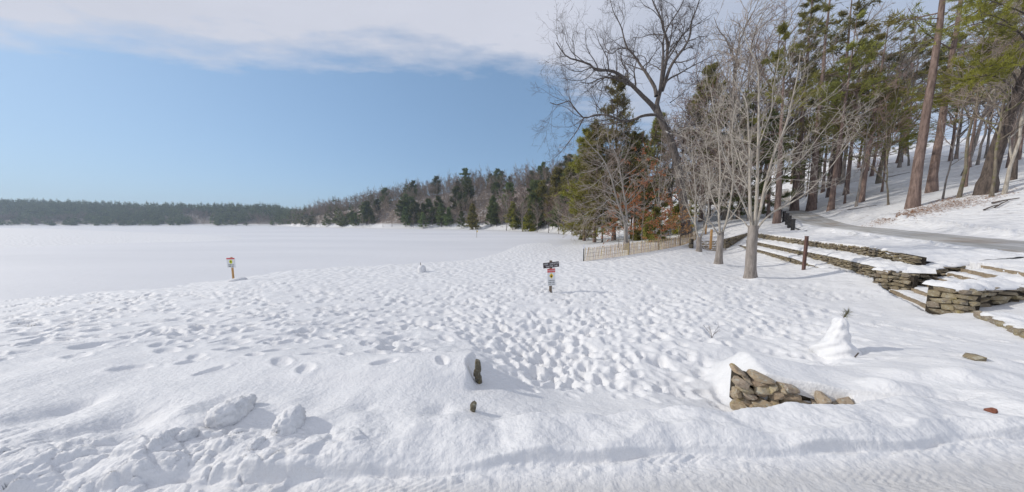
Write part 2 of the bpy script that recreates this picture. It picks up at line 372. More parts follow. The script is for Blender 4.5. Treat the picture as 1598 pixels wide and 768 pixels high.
def stone_mat(name, cols, lich=0.5, scale=9):
    m, nt, N, L, b = material(name); setb(b, 0.9, 0.2)
    tc = N.new('ShaderNodeTexCoord'); geo = N.new('ShaderNodeNewGeometry'); pos = geo.outputs['Position']
    oi = N.new('ShaderNodeObjectInfo')
    base = ramp(N, L, oi.outputs['Random'], [(i / (len(cols) - 1), c) for i, c in enumerate(cols)])
    n = nnode(N, L, pos, scale, 6, 0.7); n2 = nnode(N, L, pos, scale * 3.5, 4, 0.7); n3 = nnode(N, L, pos, scale * 0.6, 3)
    c = mix(N, L, math_(N, L, 'MULTIPLY', math_(N, L, 'SUBTRACT', n, 0.35), 1.4, True), mix(N, L, 0.45, base, (0.07, 0.055, 0.04)), base)
    k = math_(N, L, 'MULTIPLY', math_(N, L, 'SUBTRACT', math_(N, L, 'ADD', math_(N, L, 'MULTIPLY', n2, 0.5), math_(N, L, 'MULTIPLY', nnode(N, L, pos, scale * 1.3, 2), 0.5)), 0.53), 14.0, True)
    c = mix(N, L, math_(N, L, 'MULTIPLY', k, lich), c, (0.44, 0.44, 0.38))
    kd = math_(N, L, 'MULTIPLY', math_(N, L, 'SUBTRACT', nnode(N, L, pos, scale * 1.8, 4, 0.7), 0.54), 10.0, True)
    c = mix(N, L, math_(N, L, 'MULTIPLY', kd, 0.55), c, (0.12, 0.085, 0.06))
    k2 = math_(N, L, 'MULTIPLY', math_(N, L, 'SUBTRACT', n3, 0.58), 7.0, True)
    c = mix(N, L, math_(N, L, 'MULTIPLY', k2, 0.5), c, (0.30, 0.24, 0.07))
    L.new(c, b.inputs['Base Color'])
    bump(N, L, b, math_(N, L, 'ADD', n, math_(N, L, 'MULTIPLY', n2, 0.5)), 0.9, 0.02); return m
M['stone'] = stone_mat("field_stone", [(0.24, 0.19, 0.14), (0.36, 0.30, 0.19), (0.32, 0.27, 0.20), (0.38, 0.32, 0.20), (0.29, 0.25, 0.20), (0.36, 0.30, 0.23)], 0.45, 7)
M['rubble'] = stone_mat("rubble_stone", [(0.40, 0.30, 0.22), (0.56, 0.45, 0.31), (0.45, 0.37, 0.30), (0.60, 0.51, 0.35), (0.48, 0.35, 0.25)], 0.75, 11)
M['dark_stone'] = stone_mat("dark_lichen_stone", [(0.13, 0.12, 0.09), (0.17, 0.155, 0.11), (0.10, 0.09, 0.075)], 0.5, 16)
M['core'] = plain("dark_wall_joint", (0.05, 0.042, 0.033), 0.95, 0.05, var=0.4, vscale=8)

# ------------------------------------------------------------------ the lie of the land
LAKE_Z = -1.25
WA = np.array((26.1, 29.5)); WB = np.array((17.1, 11.6))            # foot of the lowest terrace wall, far and near end
WL = float(np.linalg.norm(WB - WA)); WD = (WB - WA) / WL; WN = np.array((0.893, -0.449))
def wpt(t, s): return WA + WD * t + WN * s
CP = [  # x, y, z
 (-12,1,0),(0,1,0),(12,1.5,0),(-20,-12,0),(20,-12,0),(0,-40,0),(-60,-40,0),(60,-40,.5),(-40,0,-.2),(0,-120,0),
 (-8,2.8,.13),(-5,2.8,.13),(-3,2.8,.12),(-1,2.8,.11),(1,2.8,.10),(3,2.85,.09),(5,2.95,.07),(8,3.1,.07),(12,3.3,.07),(-6,3.5,.03),(-3,3.5,.0),(0,3.5,-.10),(2.5,3.5,-.16),
 (-1.2,4.3,-.08),(-4,4.5,-.06),(-8,5,-.12),(-12,5,-.15),(-3,6,-.38),(-8,8,-.5),(-12,8,-.6),(0.1,4.0,-.3),(0.6,4.7,-.66),(2,4.5,-.66),(3.3,4.25,-.64),
 (0,6,-.72),(2.5,6,-.72),(5,6.3,-.66),(7.5,6,-.62),(-5,10,-.8),(0,10,-.85),(5,10,-.75),(8,9,-.62),(9.5,7,-.5),(7,4.6,-.14),(3.75,4.05,-.68),(4.15,3.86,-.60),(4.6,3.66,-.52),(5.0,3.48,-.44),(3.3,3.75,-.45),(4.2,3.4,-.22),(6.0,3.5,-.12),(9,5,-.22),(11,5,-.25),
 (11.6,6.6,-.45),(13,7.6,-.47),(10,12,-.65),(14.5,14.5,-.6),(16.0,11,-.5),(1.9,12.6,-.88),(-18.0,16.9,-1.12),(-10,14,-.95),
 (-24.6,12.5,-1.25),(-40,6,-1.25),(-18.9,17.4,-1.25),(-8.6,25,-1.25),(-2.9,30,-1.25),(7.5,43,-1.25),(19,60,-1.25),
 (-30,22,-1.6),(-20,34,-1.8),(0,55,-1.8),(-60,40,-2.2),(-100,100,-3),(-300,200,-3),(12,85,-1.6),(-200,280,-3),(-400,420,-3),(-600,300,-4),(-60,140,-2.5),(-1000,400,-3),(-500,150,-3),(-200,20,-2),(-60,5,-1.4),(-300,-60,-1),
 (0,20,-1.05),(8,30,-.98),(6.4,23,-.82),(12,27,-.62),(25,35,.35),(17,45,-.7),(26,52,.0),(16,34,-.5),(30,60,.6),(36,75,2.0),(24,75,-1.0),(20,100,-1.2),(30,100,1.5),
 (20,27.6,-.45),(15.9,19.7,-.62),(13.7,14.7,-.68),(25.0,29.9,-.45),(20.4,18.7,-.5),
 (15.7,123,-1.25),(-27,185,-1.25),(-113,228,-1.25),(-263,330,-1.25),(-330,420,-1.25),
 (29.3,28.0,1.3),(27.2,23.8,1.25),(25.0,19.0,1.2),(22.6,14.2,1.1),(21.5,10.5,.95),(19.5,8.0,.6),(16,7.2,.02),(14.4,6.0,-.05),(13,4.8,-.05),(20,4,.4),(20,0,.2),
 (25.2,10.8,1.0),(27.3,15.1,1.45),(29.8,19.6,1.8),(32.8,25.1,2.2),(39,33.5,3.3),(50,45,4.75),(62,58,6.5),
 (29.5,28.6,1.6),(31,36,2.0),(37.6,24,4.0),(34,19,2.8),(44,22,6.0),(60,35,8.5),(90,45,17),(70,60,12),(52,62,6.8),(100,100,22),(40,50,3.8),(45,80,6),(37,60,2.8),
 (36,12,2.6),(60,10,9),(100,0,16),(50,-10,5),(40,5,3),(30,-10,.6),
 (50,150,14),(30,190,14),(-254,340,15),(-185,310,22),(-139,280,27),(-102,275,34),(-67,270,37),(-31,255,38),(0,245,37),(28,220,37),(40,200,34),(60,180,32),(-312,380,12),(-100,330,34),(-200,370,20),(100,200,36),(28,140,6),(0,180,7),(-70,245,8),(200,200,38),(300,100,40),(200,50,32),(0,320,37),(100,400,36),(-100,420,30),
 (-400,480,-1.25),(-674,495,-1.25),(-960,480,-1.25),(-1200,480,-1.25),(-960,600,46),(-800,600,40),(-580,600,33),(-400,590,33),(-1300,600,50),(-300,560,26),(-960,700,48),(0,800,40),(-500,900,40),(500,600,45),(400,-200,20)]
CP = np.array(CP, float)
def warp(x, y):
    r = np.hypot(x, y) + 1e-6; k = 4.0 * np.log1p(r / 6.0) / r
    return x * k, y * k
def tps_fit(P):
    X, Y = warp(P[:, 0], P[:, 1]); n = len(P)
    d2 = (X[:, None] - X) ** 2 + (Y[:, None] - Y) ** 2
    K = np.where(d2 > 0, 0.5 * d2 * np.log(d2 + 1e-12), 0) + np.eye(n) * 0.0015
    A = np.zeros((n + 3, n + 3)); A[:n, :n] = K; A[:n, n] = 1; A[:n, n + 1] = X; A[:n, n + 2] = Y; A[n:, :n] = A[:n, n:].T
    return X, Y, np.linalg.solve(A, np.concatenate((np.arcsinh(P[:, 2] / 12), np.zeros(3))))
TX, TY, TW = tps_fit(CP)
def tps(x, y):
    x = np.asarray(x, float); sh = x.shape; X, Y = warp(x.ravel(), np.asarray(y, float).ravel())
    out = np.empty(len(X)); n = len(TX)
    for a in range(0, len(X), 20000):
        xs = X[a:a + 20000, None]; ys = Y[a:a + 20000, None]
        d2 = (xs - TX) ** 2 + (ys - TY) ** 2
        out[a:a + 20000] = (0.5 * d2 * np.log(d2 + 1e-12)) @ TW[:n] + TW[n] + xs[:, 0] * TW[n + 1] + ys[:, 0] * TW[n + 2]
    return (12 * np.sinh(np.clip(out, -3, 2.4))).reshape(sh)
def edge_y(x): return 2.42 + 0.055 * np.clip(x, -9, 9) - 0.05 * np.clip(-2.6 - x, 0, 4) + 0.04 * np.sin(x * 1.3) + 0.025 * np.sin(x * 3.7 + 1)
# front right wall: the line of its face, and the snow mound it holds
FA = np.array((3.80, 4.22)); FB = np.array((5.12, 3.66)); FD = (FB - FA) / np.linalg.norm(FB - FA); FN = np.array((-FD[1], FD[0]))
FL = float(np.linalg.norm(FB - FA))
def front_mound(x, y):
    t = (x - FA[0]) * FD[0] + (y - FA[1]) * FD[1]; s = (x - FA[0]) * FN[0] + (y - FA[1]) * FN[1]
    top = np.interp(t, [-0.3, 0, 0.5, FL, 3.0, 5.5], [-0.25, -0.16, -0.03, -0.08, -0.08, -0.12])
    m = sstep(0.02, 0.16, s) * (1 - sstep(0.85, 2.1, s)) * sstep(-0.04, 0.55, t) * (1 - sstep(2.6, 5.0, t))
    m = np.where(t > FL + 0.05, np.maximum(m, sstep(-0.5, 0.3, s) * (1 - sstep(0.75, 1.75, s)) * (1 - sstep(2.6, 5.0, t))), m)
    return top, m
def left_mound(x, y):
    top = np.interp(x, [-6, -3, -1.5, -0.6], [0.0, 0.05, 0.11, 0.13])
    m = (1 - sstep(-0.80, -0.62, x + 0.04 * np.sin(y * 9))) * sstep(3.75, 4.1, y) * (1 - sstep(4.45, 5.4, y)) * sstep(-7, -3, x)
    return top, m
BUMPS = [(13.95, 14.55, .13, .34), (16.2, 19.5, .13, .4), (20.3, 27.4, .14, .5)]   # extra rounded mounds (x, y, height, radius)
for px, py, h, r in [(1405,588,.13,.30),(1490,600,.15,.33),(1440,620,.11,.24),(1380,612,.14,.26),(1500,572,.12,.42),(1560,562,.14,.42),(1470,668,.08,.22),(1400,672,.05,.2),(1545,600,.12,.3),(1575,648,.08,.3)]:
    d = ray(px, py); tt = (CAMZ + 0.10) / -d[2]; BUMPS.append((d[0] * tt, tt, h, r))
for px, py, h, r in [(115,623,-.16,.20),(195,655,-.17,.26),(150,668,-.12,.25),(330,630,-.12,.22),(245,648,-.06,.3),(570,628,-.06,.12),(690,625,-.09,.17),(800,690,-.05,.12),(880,660,.07,.16),(930,668,-.07,.16),(850,655,.08,.16),(560,655,.05,.2),(700,655,.05,.25),(300,640,.12,.25),(30,650,-.10,.3),(480,668,.09,.2),(760,668,.08,.22),(640,672,.06,.25),(1010,660,.08,.2),(1080,665,.05,.25),(60,690,.10,.3),(395,645,.07,.14)]:
    d = ray(px, py); tt = (CAMZ - 0.12) / -d[2]; BUMPS.append((d[0] * tt, tt, h * .8, r))
def terrace_cap(x, y, z):
    t = (x - WA[0]) * WD[0] + (y - WA[1]) * WD[1]; s = (x - WA[0]) * WN[0] + (y - WA[1]) * WN[1]
    cap = np.interp(s, [-0.2, 0.3, 0.8, 1.4, 1.9, 3.0, 5.0], [9, -0.5, -0.35, 0.0, 0.3, 0.95, 9])
    inside = (t > 0.3) & (t < WL + 0.4) & (s > 0.0)
    z = np.where(inside, np.minimum(z, cap), z)
    # the stone steps by the near end
    st = (x > 14.2 + (y - 8.4) * 0.9 - 0.1) & (y > 8.2) & (y < 11.7) & (x < 20.5)
    slope = -0.62 + 0.30 * (x - (14.2 + (y - 8.4) * 0.9))
    return np.where(st, np.minimum(z, slope), z)
UPX = [-400, 0, 100, 200, 300, 430, 452, 472, 500, 560, 600, 650, 700, 740, 800, 850, 880, 905, 1000, 1100]
USH = [480, 480, 480, 490, 495, 480, 440, 345, 312, 255, 228, 212, 198, 182, 148, 123, 99, 86, 74, 70]
URD = [600, 600, 600, 600, 600, 590, 540, 400, 352, 312, 290, 278, 270, 258, 245, 220, 200, 190, 160, 150]
UZR = [48, 45, 41, 36, 33, 32, 20, 9, 15, 22, 27, 31.5, 35, 36.5, 37, 36, 35, 34, 31, 30]
def far_hill(x, y):
    px = CXP + F * x / np.maximum(y, 1)
    sh = np.interp(px, UPX, USH); rd = np.interp(px, UPX, URD); zr = np.interp(px, UPX, UZR)
    t = (y - sh) / (rd - sh)
    return np.where(t < 0, -1.25 + np.maximum(t, -1.5) * 1.2, -1.25 + (zr + 1.25) * (0.55 * np.clip(t, 0, 1) + 0.45 * sstep(0, 1, t)))
def base_z(x, y, cap=True):
    x = np.asarray(x, float); y = np.asarray(y, float)
    z = tps(x, y)
    wf = sstep(84, 112, y) * (1 - sstep(0.42, 0.62, x / np.maximum(y, 1)))
    z = z * (1 - wf) + far_hill(x, y) * wf
    for f in (front_mound, left_mound):
        top, m = f(x, y); z = z * (1 - m) + np.maximum(top, z) * m
    for bx, by, h, r in BUMPS:
        z = z + h * np.exp(-((x - bx) ** 2 + (y - by) ** 2) / (r * r))
    if cap: z = terrace_cap(x, y, z)
    e = y - edge_y(x)
    lip = 0.085 + 0.03 * np.sin(x * 2.1) + 0.02 * np.sin(x * 5.3 + 2) + np.maximum(e - 0.04, 0) * 0.42
    z = np.where(e < 0.6, sstep(0.0, 0.06, e) * np.minimum(np.maximum(z, 0.10), lip), z)
    return z
def gz(x, y): return float(base_z(np.array([float(x)]), np.array([float(y)]))[0])
def gp(px, py, d0=3.0, d1=700.0):
    """where the line of sight through a photo pixel meets the ground"""
    D = np.geomspace(d0, d1, 900); r = ray(px, py)
    P = np.array((0, 0, CAMZ)) + r[None] * D[:, None]
    z = base_z(P[:, 0], P[:, 1]); b = np.nonzero(P[:, 2] <= np.maximum(z, LAKE_Z))[0]
    i = b[0] if len(b) else len(D) - 1
    return np.array((P[i, 0], P[i, 1], max(z[i], LAKE_Z)))

# road up the hill: centre line in plan
ROADC = catmull(np.array([(18.0, -6.0), (22.5, 3.5), (25.2, 10.8), (27.3, 15.1), (29.8, 19.6), (32.8, 25.1), (39, 33.5), (50, 45), (62, 58), (74, 70)]), 140)
RT = norm(np.gradient(ROADC, axis=0)); RN = np.stack((RT[:, 1], -RT[:, 0]), 1)
def road_dist(x, y):
    x = np.asarray(x); out = np.full(x.shape, 1e3)
    k = (x > 10) & (x < 90) & (y > -12) & (y < 85)
    if k.any():
        d = np.full(k.sum(), 1e9)
        for c in ROADC[::2]: d = np.minimum(d, (x[k] - c[0]) ** 2 + (y[k] - c[1]) ** 2)
        out[k] = np.sqrt(d)
    return out
def build_ground():
    ys = [-90, -60, -40, -28, -18, -11, -7, -4.5, -3, -2, -1.2, -.6, 0, .4, .8, 1.1, 1.35, 1.55, 1.7]
    y = 1.7
    while y < 25: y += max(5.9e-4 * y * y * 1.42, 0.0082); ys.append(y)
    while y < 1500: y *= 1.03; ys.append(y)
    Y = np.array(ys); NX = 740
    u = np.linspace(-1, 1, NX); W = 2.3 * np.sqrt(Y ** 2 + 1.6 ** 2) + 0.6
    off = np.geomspace(0.05, 30, 16)[None] * (1 + np.maximum(Y, 0)[:, None] * 0.01)
    X = np.concatenate((-(W[:, None] + off)[:, ::-1], W[:, None] * u[None], W[:, None] + off), 1); NO = 16; NI = NX; NX = NX + 2 * NO; YY = np.repeat(Y[:, None], NX, 1)
    Z = base_z(X, YY)
    e = YY - edge_y(X); onroad = 1 - sstep(-0.02, 0.03, e)
    rd = road_dist(X, YY); offroad = sstep(1.9, 2.6, rd)
    res = np.gradient(Y)[:, None]                                   # row spacing: fade relief the mesh cannot hold
    def amp(wl): return np.clip(wl / (res * 2.5) - 0.3, 0, 1)
    near = 1 - sstep(0.0, 1.2, np.abs(e - 0.5))
    left = sstep(-0.7, -2.9, X) * (0.75 + 0.5 * np.clip(perlin(X / 1.1, YY / .6, 33), -1, 1))
    tr = sstep(4.3, 5.2, YY) * (0.25 + 0.75 * sstep(-0.85, -0.1, X / YY)) * (1 - 0.5 * sstep(1.2, 1.7, X / YY))
    tr = np.maximum(tr, sstep(9, 13, YY) * 0.8) * offroad
    D = 0
    D = D + (0.05 * perlin(X / 1.7, YY / 1.3, 1) + 0.028 * perlin(X / .75, YY / .6, 14) * (1 - sstep(7, 10, YY))) * (1 - onroad) * amp(1.5)
    D = D + 0.028 * perlin(X / .52, YY / .46, 2) * tr * amp(.4) + 0.020 * perlin(X / .2, YY / .18, 3) * tr * amp(.2)
    bank = np.clip(near, 0, 1) * (1 - onroad)
    bil = np.abs(perlin(X / .42, YY / .32, 5)); bil2 = np.abs(perlin(X / .17, YY / .15, 6))
    wx = X + 0.06 * perlin(X / .3, YY / .3, 90); wy = YY + 0.05 * perlin(X / .3, YY / .3, 91)
    a1, a2, ai = worley(wx / .30, wy / .22, 101); b1, b2, bi = worley(wx / .13, wy / .10, 102)
    chunk = sstep(.02, .22, a2 - a1) * (0.02 + 0.11 * ai ** 2.2) * (1 - 0.5 * a1) + sstep(.02, .25, b2 - b1) * 0.05 * bi ** 1.5
    crumb = np.exp(-((e + 0.04) / 0.16) ** 2) * sstep(.05, .3, b2 - b1) * 0.05 * bi ** 2
    D = D + crumb * (0.35 + 0.65 * left)
    D = D + bank * ((0.065 + 0.02 * left) * perlin(X / .5, YY / .45, 4) * amp(.5) + left * (1 - 0.8 * sstep(.30, .62, e)) * (0.05 * (0.35 - bil) + 0.03 * (0.3 - bil2) + chunk + 0.016 * fbm(X / .06, YY / .06, 2, 9)))
    D = D + bank * (1 - 0.7 * left) * 0.010 * fbm(X / .16, YY / .13, 3, 12)
    D = D + (1 - onroad) * 0.0035 * fbm(X / .06, YY / .05, 2, 31) * amp(.06)
    # the ploughed road: tyre treads pressed in rows along it
    band = np.sin((YY - 0.035 * X) * 2 * np.pi / 0.27)
    lug = perlin(X / 2.1, YY / .5, 26) * 0.6 + 0.75 * np.sin((X + 0.35 * np.abs(((YY - 0.035 * X) / 0.135) % 2 - 1)) * 2 * np.pi / 0.115 + 1.5 * perlin(X / 1.2, YY / .4, 20))
    vary = np.clip(0.30 + 1.0 * perlin(X / 1.3, YY / .30, 21), 0, 1)
    D = D + onroad * vary * (0.0065 * np.clip(lug * 1.6, -1, 1) + 0.003 * band)
    D = D + onroad * (0.007 * fbm(X / .11, YY / .07, 3, 22) + 0.02 * perlin(X / 1.4, YY / .3, 24))
    D = D + onroad * 0.03 * sstep(-0.16, -0.03, e) * (0.5 + perlin(X / .25, YY / .1, 25))
    # ploughed clods along the upper road
    berm = np.exp(-((rd - 2.7) / 0.45) ** 2)
    D = D + berm * (0.14 + 0.16 * perlin(X / .6, YY / .6, 40) + 0.08 * perlin(X / .25, YY / .25, 41))
    D = D - 0.10 * (1 - sstep(1.7, 2.2, rd))
    hill = sstep(60, 120, YY)
    D = D + hill * 0.9 * perlin(X / 22, YY / 22, 50) * sstep(0.0, 8.0, Z)
    Z = Z + D
    # footprints: tracks of alternating boot marks
    stamps = []
    r = np.random.default_rng(3)
    def track(x, y, a, n, dep):
        side = 1
        for k in range(n):
            a += r.normal(0, 0.10); x += math.cos(a) * 0.62; y += math.sin(a) * 0.62; side = -side
            stamps.append((x - math.sin(a) * 0.10 * side, y + math.cos(a) * 0.10 * side, a + r.normal(0, .15), dep * r.uniform(.6, 1.2), r.uniform(.85, 1.15)))
    for k in range(105):
        y = r.uniform(4.8, 15); x = r.uniform(-0.35, 1.0) * y + r.uniform(0, 1)
        track(x, y, r.uniform(0, 2 * np.pi), int(r.integers(8, 30)), r.uniform(.03, .065))
    for k in range(34): track(r.uniform(0.2, 3.0), r.uniform(4.2, 5), r.uniform(.9, 2.2), int(r.integers(10, 30)), .06)
    for k in range(60):
        y = r.uniform(6, 14); track(-y * r.uniform(.3, 1.9), y, r.choice([0, np.pi]) + r.normal(0, .4), int(r.integers(6, 20)), r.uniform(.05, .085))
    for k in range(6): track(r.uniform(-5, -1.5), r.uniform(4.9, 6), r.uniform(-.3, .8), 7, .10)
    for k in range(750):
        y = r.uniform(4.6, 13); stamps.append((y * r.uniform(-.2, 1.3), y, r.uniform(0, 6.28), r.uniform(.02, .06), r.uniform(.6, 1.7)))
    for k in range(420):
        y = r.uniform(5.5, 13); stamps.append((-y * r.uniform(.2, 2.0), y, r.normal(0, .7), r.uniform(.04, .09), r.uniform(.8, 1.7)))
    big = [(px_, py_) for px_, py_ in ((120,560),(165,545),(205,583),(262,548),(300,571),(352,545),(398,560),(440,575),(430,548),(490,556),(478,590),(540,560),(585,545),(600,585),(655,562),(690,582),(60,530),(110,520),(330,590),(520,535),(640,540),(700,548))]
    for px_, py_ in big:
        d = ray(px_, py_); q_ = (CAMZ + 0.15) / -d[2]; stamps.append((d[0] * q_, q_, r.normal(0.2, .6), r.uniform(.06, .10), r.uniform(.9, 1.5)))
    dots = np.array(stamps); nbig = len(big)
    edge_ok = dots[:, 1] > 4.0
    _, fm = front_mound(dots[:, 0], dots[:, 1]); _, lm = left_mound(dots[:, 0], dots[:, 1])
    ok = edge_ok & (dots[:, 1] < 15.5) & (fm < 0.05) & (lm < 0.08)
    tt = (dots[:, 0] - WA[0]) * WD[0] + (dots[:, 1] - WA[1]) * WD[1]; ss = (dots[:, 0] - WA[0]) * WN[0] + (dots[:, 1] - WA[1]) * WN[1]
    pm = perlin(dots[:, 0] / 2.3, dots[:, 1] / 1.9, 77) + 0.5 * perlin(dots[:, 0] / .9, dots[:, 1] / .8, 78)
    ok &= (pm > -0.32) | (r.random(len(dots)) < .25)
    ok &= (ss < -0.4) & ~((dots[:, 0] > 12) & (dots[:, 1] < 8.6))
    ok[-nbig:] = True
    for x, y, a, dep, sc in dots[ok]:
        R = 0.32 * sc
        j0, j1 = np.searchsorted(Y, (y - R, y + R))
        if j1 - j0 < 2: continue
        w = W[(j0 + j1) // 2]
        i0 = int((x - R * 1.2 + w) / (2 * w) * (NI - 1)) - 2 + NO; i1 = int((x + R * 1.2 + w) / (2 * w) * (NI - 1)) + 3 + NO
        if i0 < 0 or i1 > NX: continue
        dx = X[j0:j1, i0:i1] - x; dy = YY[j0:j1, i0:i1] - y
        p = (dx * math.cos(a) + dy * math.sin(a)) / (0.165 * sc); q = (-dx * math.sin(a) + dy * math.cos(a)) / (0.085 * sc)
        r2 = p * p + q * q
        Z[j0:j1, i0:i1] += -0.85 * dep * np.exp(-r2 ** 3 * 0.65) + 0.17 * dep * np.exp(-(np.sqrt(r2) - 1.5) ** 2 * 7)
    V = np.stack((X, YY, Z), -1).reshape(-1, 3)
    ny = len(Y); a = (np.arange(ny - 1) * NX)[:, None] + np.arange(NX - 1)[None]
    Q = np.stack((a, a + 1, a + NX + 1, a + NX), -1).reshape(-1, 4)
    g = Geo(); g.add(V, Q)
    tag(link("snowy_ground", g.mesh("snowy_ground", M['snow'], True)), "trampled white snow over the beach, banks and wooded slopes", None, None, 'structure')
build_ground()

g = Geo()
xs = np.linspace(-1700, 500, 56); yl = np.concatenate((np.linspace(-60, 60, 16), np.linspace(80, 620, 28)))
GX, GY = np.meshgrid(xs, yl); a = (np.arange(len(yl) - 1) * len(xs))[:, None] + np.arange(len(xs) - 1)[None]
g.add(np.stack((GX, GY, np.full_like(GX, LAKE_Z)), -1).reshape(-1, 3), np.stack((a, a + 1, a + len(xs) + 1, a + len(xs)), -1).reshape(-1, 4))
tag(link("frozen_lake", g.mesh("frozen_lake", M['lake'], True)), "flat frozen lake under smooth pale snow", None, None, 'structure')

def build_road():
    n = len(ROADC); K = 13; w = np.concatenate(([-3.0, -2.5], np.linspace(-2.15, 2.15, 9), [2.5, 3.0]))
    P = ROADC[:, None] + RN[:, None] * w[None, :, None]
    zc = base_z(ROADC[:, 0], ROADC[:, 1], False); zc = np.convolve(np.pad(zc, 3, 'edge'), np.ones(7) / 7, 'valid')
    Z = np.repeat(zc[:, None], K, 1) + 0.10 - 0.03 * (w / 2) ** 2 - 0.5 * np.clip(np.abs(w) - 2.35, 0, 1)
    V = np.concatenate((P, Z[..., None]), -1).reshape(-1, 3)
    a = (np.arange(n - 1) * K)[:, None] + np.arange(K - 1)[None]
    g = Geo(); g.add(V, np.stack((a, a + 1, a + K + 1, a + K), -1).reshape(-1, 4))
    me = g.mesh("access_road", M['road'], True)
    uv = me.uv_layers.new(name="UVMap"); li = np.zeros(len(me.loops), np.int32); me.loops.foreach_get("vertex_index", li)
    U = np.stack(((li // K) * 0.7, (w[li % K] + 2.15) / 4.3 * 3.82), 1).astype(np.float32); uv.data.foreach_set("uv", U.ravel())
    tag(link("access_road", me), "grey asphalt road climbing the slope, partly under packed snow", None, None, 'structure')
build_road()

# snow bank between the top terrace wall and the upper road, with the clods the plough threw up
def build_bank():
    nt_, ns_ = 260, 70
    t = np.linspace(-0.5, 18.5, nt_); f = np.linspace(0, 1, ns_)
    P = np.zeros((nt_, ns_, 3))
    for i, tt in enumerate(t):
        a = wpt(tt, 1.50); dd = np.hypot(ROADC[:, 0] - a[0], ROADC[:, 1] - a[1]); k = dd.argmin()
        b = ROADC[k] - RN[k] * 1.98
        zt = np.interp(tt, [0, 6, 12, 16, 19, WL], [1.55, 1.38, 1.24, 1.22, 1.12, 1.05]) + 0.05
        zr = gz_nc(b) + 0.08
        P[i, :, 0] = a[0] + (b[0] - a[0]) * f; P[i, :, 1] = a[1] + (b[1] - a[1]) * f
        P[i, :, 2] = zt + (zr - zt) * sstep(0, 1, f)
    X, Y = P[..., 0], P[..., 1]; fr = f[None]
    clod = np.exp(-((fr - 0.86) / 0.10) ** 2)
    P[..., 2] += clod * (1 - 0.55 * sstep(8, 14, t[:, None])) * (0.02 + 0.42 * np.abs(perlin(X / .55, Y / .55, 60)) ** 1.3 + 0.16 * perlin(X / .25, Y / .25, 61))
    P[..., 2] += 0.05 * fbm(X / .9, Y / .9, 3, 62) * sstep(0, 0.2, fr)
    P[..., 2] += 0.05 * np.abs(perlin(X / .35, Y / .35, 63)) * sstep(0.3, 0.6, fr)
    tb = t[:, None]; P[..., 2] -= sstep(16.8, 18.5, tb) * 0.45 * (1 - sstep(0.3, 0.8, fr))
    P[:, 0, 2] -= 0.16; P[:, 1, 2] -= 0.02; P[:, -1, 2] -= 0.5
    a = (np.arange(nt_ - 1) * ns_)[:, None] + np.arange(ns_ - 1)[None]
    g = Geo(); g.add(P.reshape(-1, 3), np.stack((a, a + ns_, a + ns_ + 1, a + 1), -1).reshape(-1, 4))
    tag(link("snow_bank", g.mesh("snow_bank", M['snow_cap'], True)), "lumpy ploughed snow bank between the terrace walls and the road", None, None, 'structure')
def gz_nc(p): return float(base_z(np.array([p[0]]), np.array([p[1]]), False)[0])
build_bank()
# === REST ===
# ------------------------------------------------------------------ stone work
def blob_mesh(name, mats, r, sub=1, boxy=0.6, rough=0.16, planes=0, smooth=None):
    import bmesh
    bm = bmesh.new(); bmesh.ops.create_icosphere(bm, subdivisions=sub, radius=1.0)
    off = r.uniform(-1, 1, (7, 3)); amp = r.uniform(-1, 1, 7)
    for v in bm.verts:
        c = np.array(v.co); c = np.sign(c) * np.abs(c) ** boxy
        d = norm(off) @ norm(c); c = c * (1 + rough * float((amp * np.clip(d, 0, 1) ** 2).sum()) + r.normal(0, rough * 0.22))
        v.co = Vector(c * 0.5)
    for _ in range(planes):
        pn = norm(r.normal(size=3)); po = r.uniform(.34, .47)
        for v in bm.verts:
            h = float(np.dot(pn, v.co)) - po
            if h > 0: v.co -= Vector(pn * h)
    me = bpy.data.meshes.new(name); bm.to_mesh(me); bm.free(); me.materials.append(mats)
    for p in me.polygons: p.use_smooth = sub > 1 if smooth is None else smooth
    return me
rs = np.random.default_rng(11)
STONES = [blob_mesh("stone", M['stone'], rs, 1, 0.5, 0.26, 6) for _ in range(12)]
DARKST = [blob_mesh("stone", M['dark_stone'], rs, 2, 0.5, 0.24, 12, False) for _ in range(5)]
RUBBLE = [blob_mesh("stone", M['rubble'], rs, 2, 0.42, 0.26, 15, False) for _ in range(14)]
